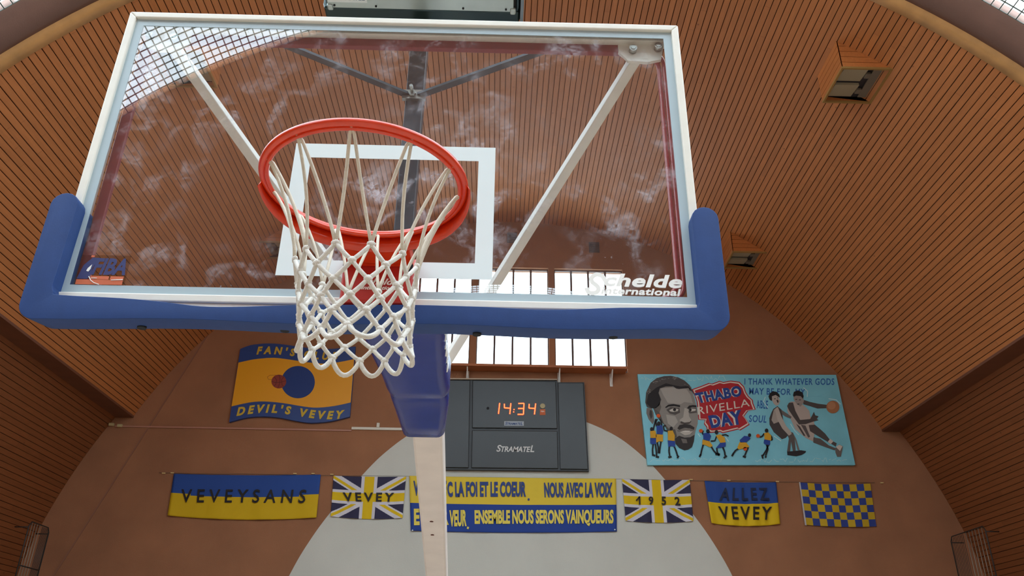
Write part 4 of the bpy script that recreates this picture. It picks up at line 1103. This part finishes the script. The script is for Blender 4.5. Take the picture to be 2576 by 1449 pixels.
for i in range(12):
    ha = hook_a[i]; R = .2235
    top = pt(ha, R, RZ-.010, 0); topo = pt(ha, R+.009, RZ-.004, 0)
    for s in (-1, 1):
        kk = K[0][i] if s == 1 else K[0][(i-1) % 12]
        st = pt(ha+s*1.3, R-.006, RZ-.016, 0)
        ctr = (st+kk)/2; inward = (Vector((RCX, RCY, ctr.z))-ctr).normalized()
        upper.tube([topo, st]+cord(st, kk, .012, out=inward, n=8)[1:], [.0036, .0038]+[.0040]*7+[.0046], 8)
for k in range(len(rows)-1):
    for i in range(12):
        a = K[k][i]
        for j in ((i-1), i):
            b = K[k+1][j % 12]
            mesh_.tube(cord(a, b, .002, out=Vector((0, 0, -1)), n=4), .0050, 8)
for k in range(len(rows)):
    for i in range(12):
        p = K[k][i]; c0 = Vector((RCX, RCY, p.z)); tdir = (p-c0).cross(Vector((0, 0, 1))).normalized()
        kb = MB(); kb.tube([p-tdir*.009, p-tdir*.004+Vector((0, 0, .001)), p+tdir*.004, p+tdir*.009], [.0036, .0066, .0066, .0036], 8)
        kb.tube([p-Vector((0, 0, .007)), p+Vector((0, 0, .007))], .0056, 8)
        kb.build('knot', M_ROPE, net)
# bottom scallops
last = K[-1]
for i in range(12):
    a = last[i]; b = last[(i-1) % 12]
    P = []; am = even[i]+15*5-15
    mid = pt(am, .124, 0, .021)
    for k in range(11):
        t = k/10; p = a.lerp(b, t); w = math.sin(PI*t)
        p.x += (mid.x-(a.x+b.x)/2)*w; p.y += (mid.y-(a.y+b.y)/2)*w
        p.z -= (.030+.003*math.sin(i*2.3)+.004*math.sin(math.radians(am)))*(w**.75)
        P.append(p)
    mesh_.tube(P, .0057, 8)
n1 = upper.build('upper_cords', M_ROPED, net); n2 = mesh_.build('mesh_cords', M_ROPE, net)

# stickers and lettering on the glass
PG = P3(-.002)
fb = MB().box(-.838, -.702, -.0015, -.0007, 2.950, 3.043).build('clear_sticker', M_FILM, gl)
GP.append(fb)
NV = mat('sticker_navy', '#262f66', .4); OR = mat('sticker_orange', '#c9653f', .4)
GP.append(lettering('fiba_lettering', 'FIBA', [(-.800, 3.033), (-.706, 3.033), (-.706, 2.981), (-.800, 2.981)], PG, NV, gl, .035, .22, .98, th=.0008))
GP.append(MB().prism([(-.835, 2.968), (-.806, 2.968), (-.798, 2.985), (-.80, 3.0), (-.793, 3.02), (-.788, 3.034), (-.806, 3.034), (-.815, 3.024), (-.826, 3.01)], -.0024, -.0016).build('figure_print', NV, gl))
GP.append(MB().prism([(-.812, 3.0), (-.807, 3.007), (-.803, 3.012), (-.804, 2.998), (-.808, 2.990), (-.814, 2.992)], -.0034, -.0025).build('white_mark', M_WTXT, gl))
GP.append(MB().prism([(-.812, 3.036), (-.803, 3.036), (-.802, 3.041), (-.811, 3.042)], -.0024, -.0016).build('orange_mark', OR, gl))
GP.append(MB().box(-.835, -.708, -.0024, -.0016, 2.951, 2.966).box(-.798, -.748, -.0024, -.0016, 2.967, 2.977).box(-.744, -.708, -.0024, -.0016, 2.967, 2.977).build('orange_bar', OR, gl))
GP.append(MB().tube([(-.803, -.003, 2.975), (-.795, -.003, 2.963), (-.785, -.003, 2.956), (-.770, -.003, 2.951)], .0012, 5).tube([(-.795, -.003, 2.970), (-.780, -.003, 2.970)], .0011, 5).tube([(-.740, -.003, 2.965), (-.708, -.003, 2.967)], .0014, 5).build('white_line', M_WTXT, gl))
# maker's name, lower right
TS = catmull([(.624, 2.995), (.615, 3.010), (.599, 3.014), (.586, 3.004), (.587, 2.991), (.598, 2.981), (.604, 2.970), (.598, 2.959), (.584, 2.956), (.574, 2.962), (.571, 2.972)], 5)
ms = MB(); vs = []; w = .0062
for i, p in enumerate(TS):
    a_, b2_ = TS[max(i-1, 0)], TS[min(i+1, len(TS)-1)]; dx, dz = b2_[0]-a_[0], b2_[1]-a_[1]; d = math.hypot(dx, dz)
    nx, nz = -dz/d*w, dx/d*w
    for y in (-.0012, -.0022): vs += [(p[0]+nx, y, p[1]+nz), (p[0]-nx, y, p[1]-nz)]
fs = []
for i in range(len(TS)-1):
    k = 4*i; fs += [(k, k+1, k+5, k+4), (k+2, k+6, k+7, k+3), (k, k+4, k+6, k+2), (k+1, k+3, k+7, k+5)]
fs += [(0, 2, 3, 1), (k+4, k+5, k+7, k+6)]
ms.add(vs, fs)
GP.append(ms.build('maker_initial', M_WTXT, gl))
GP.append(lettering('maker_name', 'chelde', [(.622, 3.019), (.840, 3.017), (.838, 2.976), (.618, 2.978)], PG, M_WTXT, gl, .035, .2, 1.06, th=.0008))
GP.append(lettering('maker_subtitle', 'international', [(.612, 2.976), (.834, 2.974), (.832, 2.952), (.610, 2.954)], PG, M_WTXT, gl, .032, .15, 1.05, th=.0008))

# shot clock with its post and stays
M_CLK = mat('shot_clock_alu', '#b9c6c1', .32, metal=.5, noise=.06, scale=12)
clk = empty('shot_clock', (0, .25, 4.25)); GP.append(clk)
cp = [MB().box(-.345, .37, .0, .30, 4.262, 4.72).build('housing', M_SBF, bevel=.012),
      MB().box(-.335, .358, .0, .252, 4.250, 4.262).build('underside_plate', M_CLK, bevel=.002),
      MB().prism([(0, 0)]*0 or [(-.352, 4.252), (.378, 4.252), (.384, 4.275), (.384, 4.5), (-.358, 4.5), (-.358, 4.275)], .254, .315).build('rear_profile', mat('dark_profile', '#30403f', .25, metal=.5), bevel=.006),
      MB().box(.384, .396, .02, .31, 4.24, 4.8).build('side_rail', mat('grey_rail', '#78838a', .4, metal=.5))]
for x in (-.338, .345): cp.append(MB().box(x, x+.022, .232, .262, 4.244, 4.258).build('corner_cap', M_CLK, bevel=.006))
for x in (-.31, -.155, .17, .33): cp.append(MB().cyl((x, .238, 4.246), (x, .238, 4.252), .004, 10).build('screw', M_DARK))
cp.append(MB().box(-.33, -.185, .17, .222, 4.2475, 4.250).build('label_plate', flat('#dfe5e2')))
V, Fs = text2d('STRAMATEL', .02, .2, 1.)
cp.append(MB().add([(-.322+u*.13, .188+(-v+1)*.022, 4.2470) for u, v in V], [list(f) for f in Fs]).build('label_lettering', flat('#30506e')))
cp.append(MB().box(-.030, .034, .335, .395, 3.08, 4.5).build('post', M_BLACKS, bevel=.003))
for sx in (-1, 1):
    xe = -.455 if sx < 0 else .505
    cp.append(MB().beam((.0+sx*.02, .325, 3.905), (xe, .054, 3.905), .026, .010, (0, 0, 1)).build('stay', M_BLACKS))
bt = MB(); bt.box(-.040, .044, .318, .334, 3.885, 3.925); bt.cyl((-.004, .27, 3.905), (-.004, .32, 3.905), .006, 10); bt.cyl((-.004, .306, 3.905), (-.004, .318, 3.905), .014, 6)
cp.append(bt.build('clamp', M_ZINC))
adopt(clk, *cp)

tops = [o for o in GP if o.parent is None]
adopt(goal, *tops)
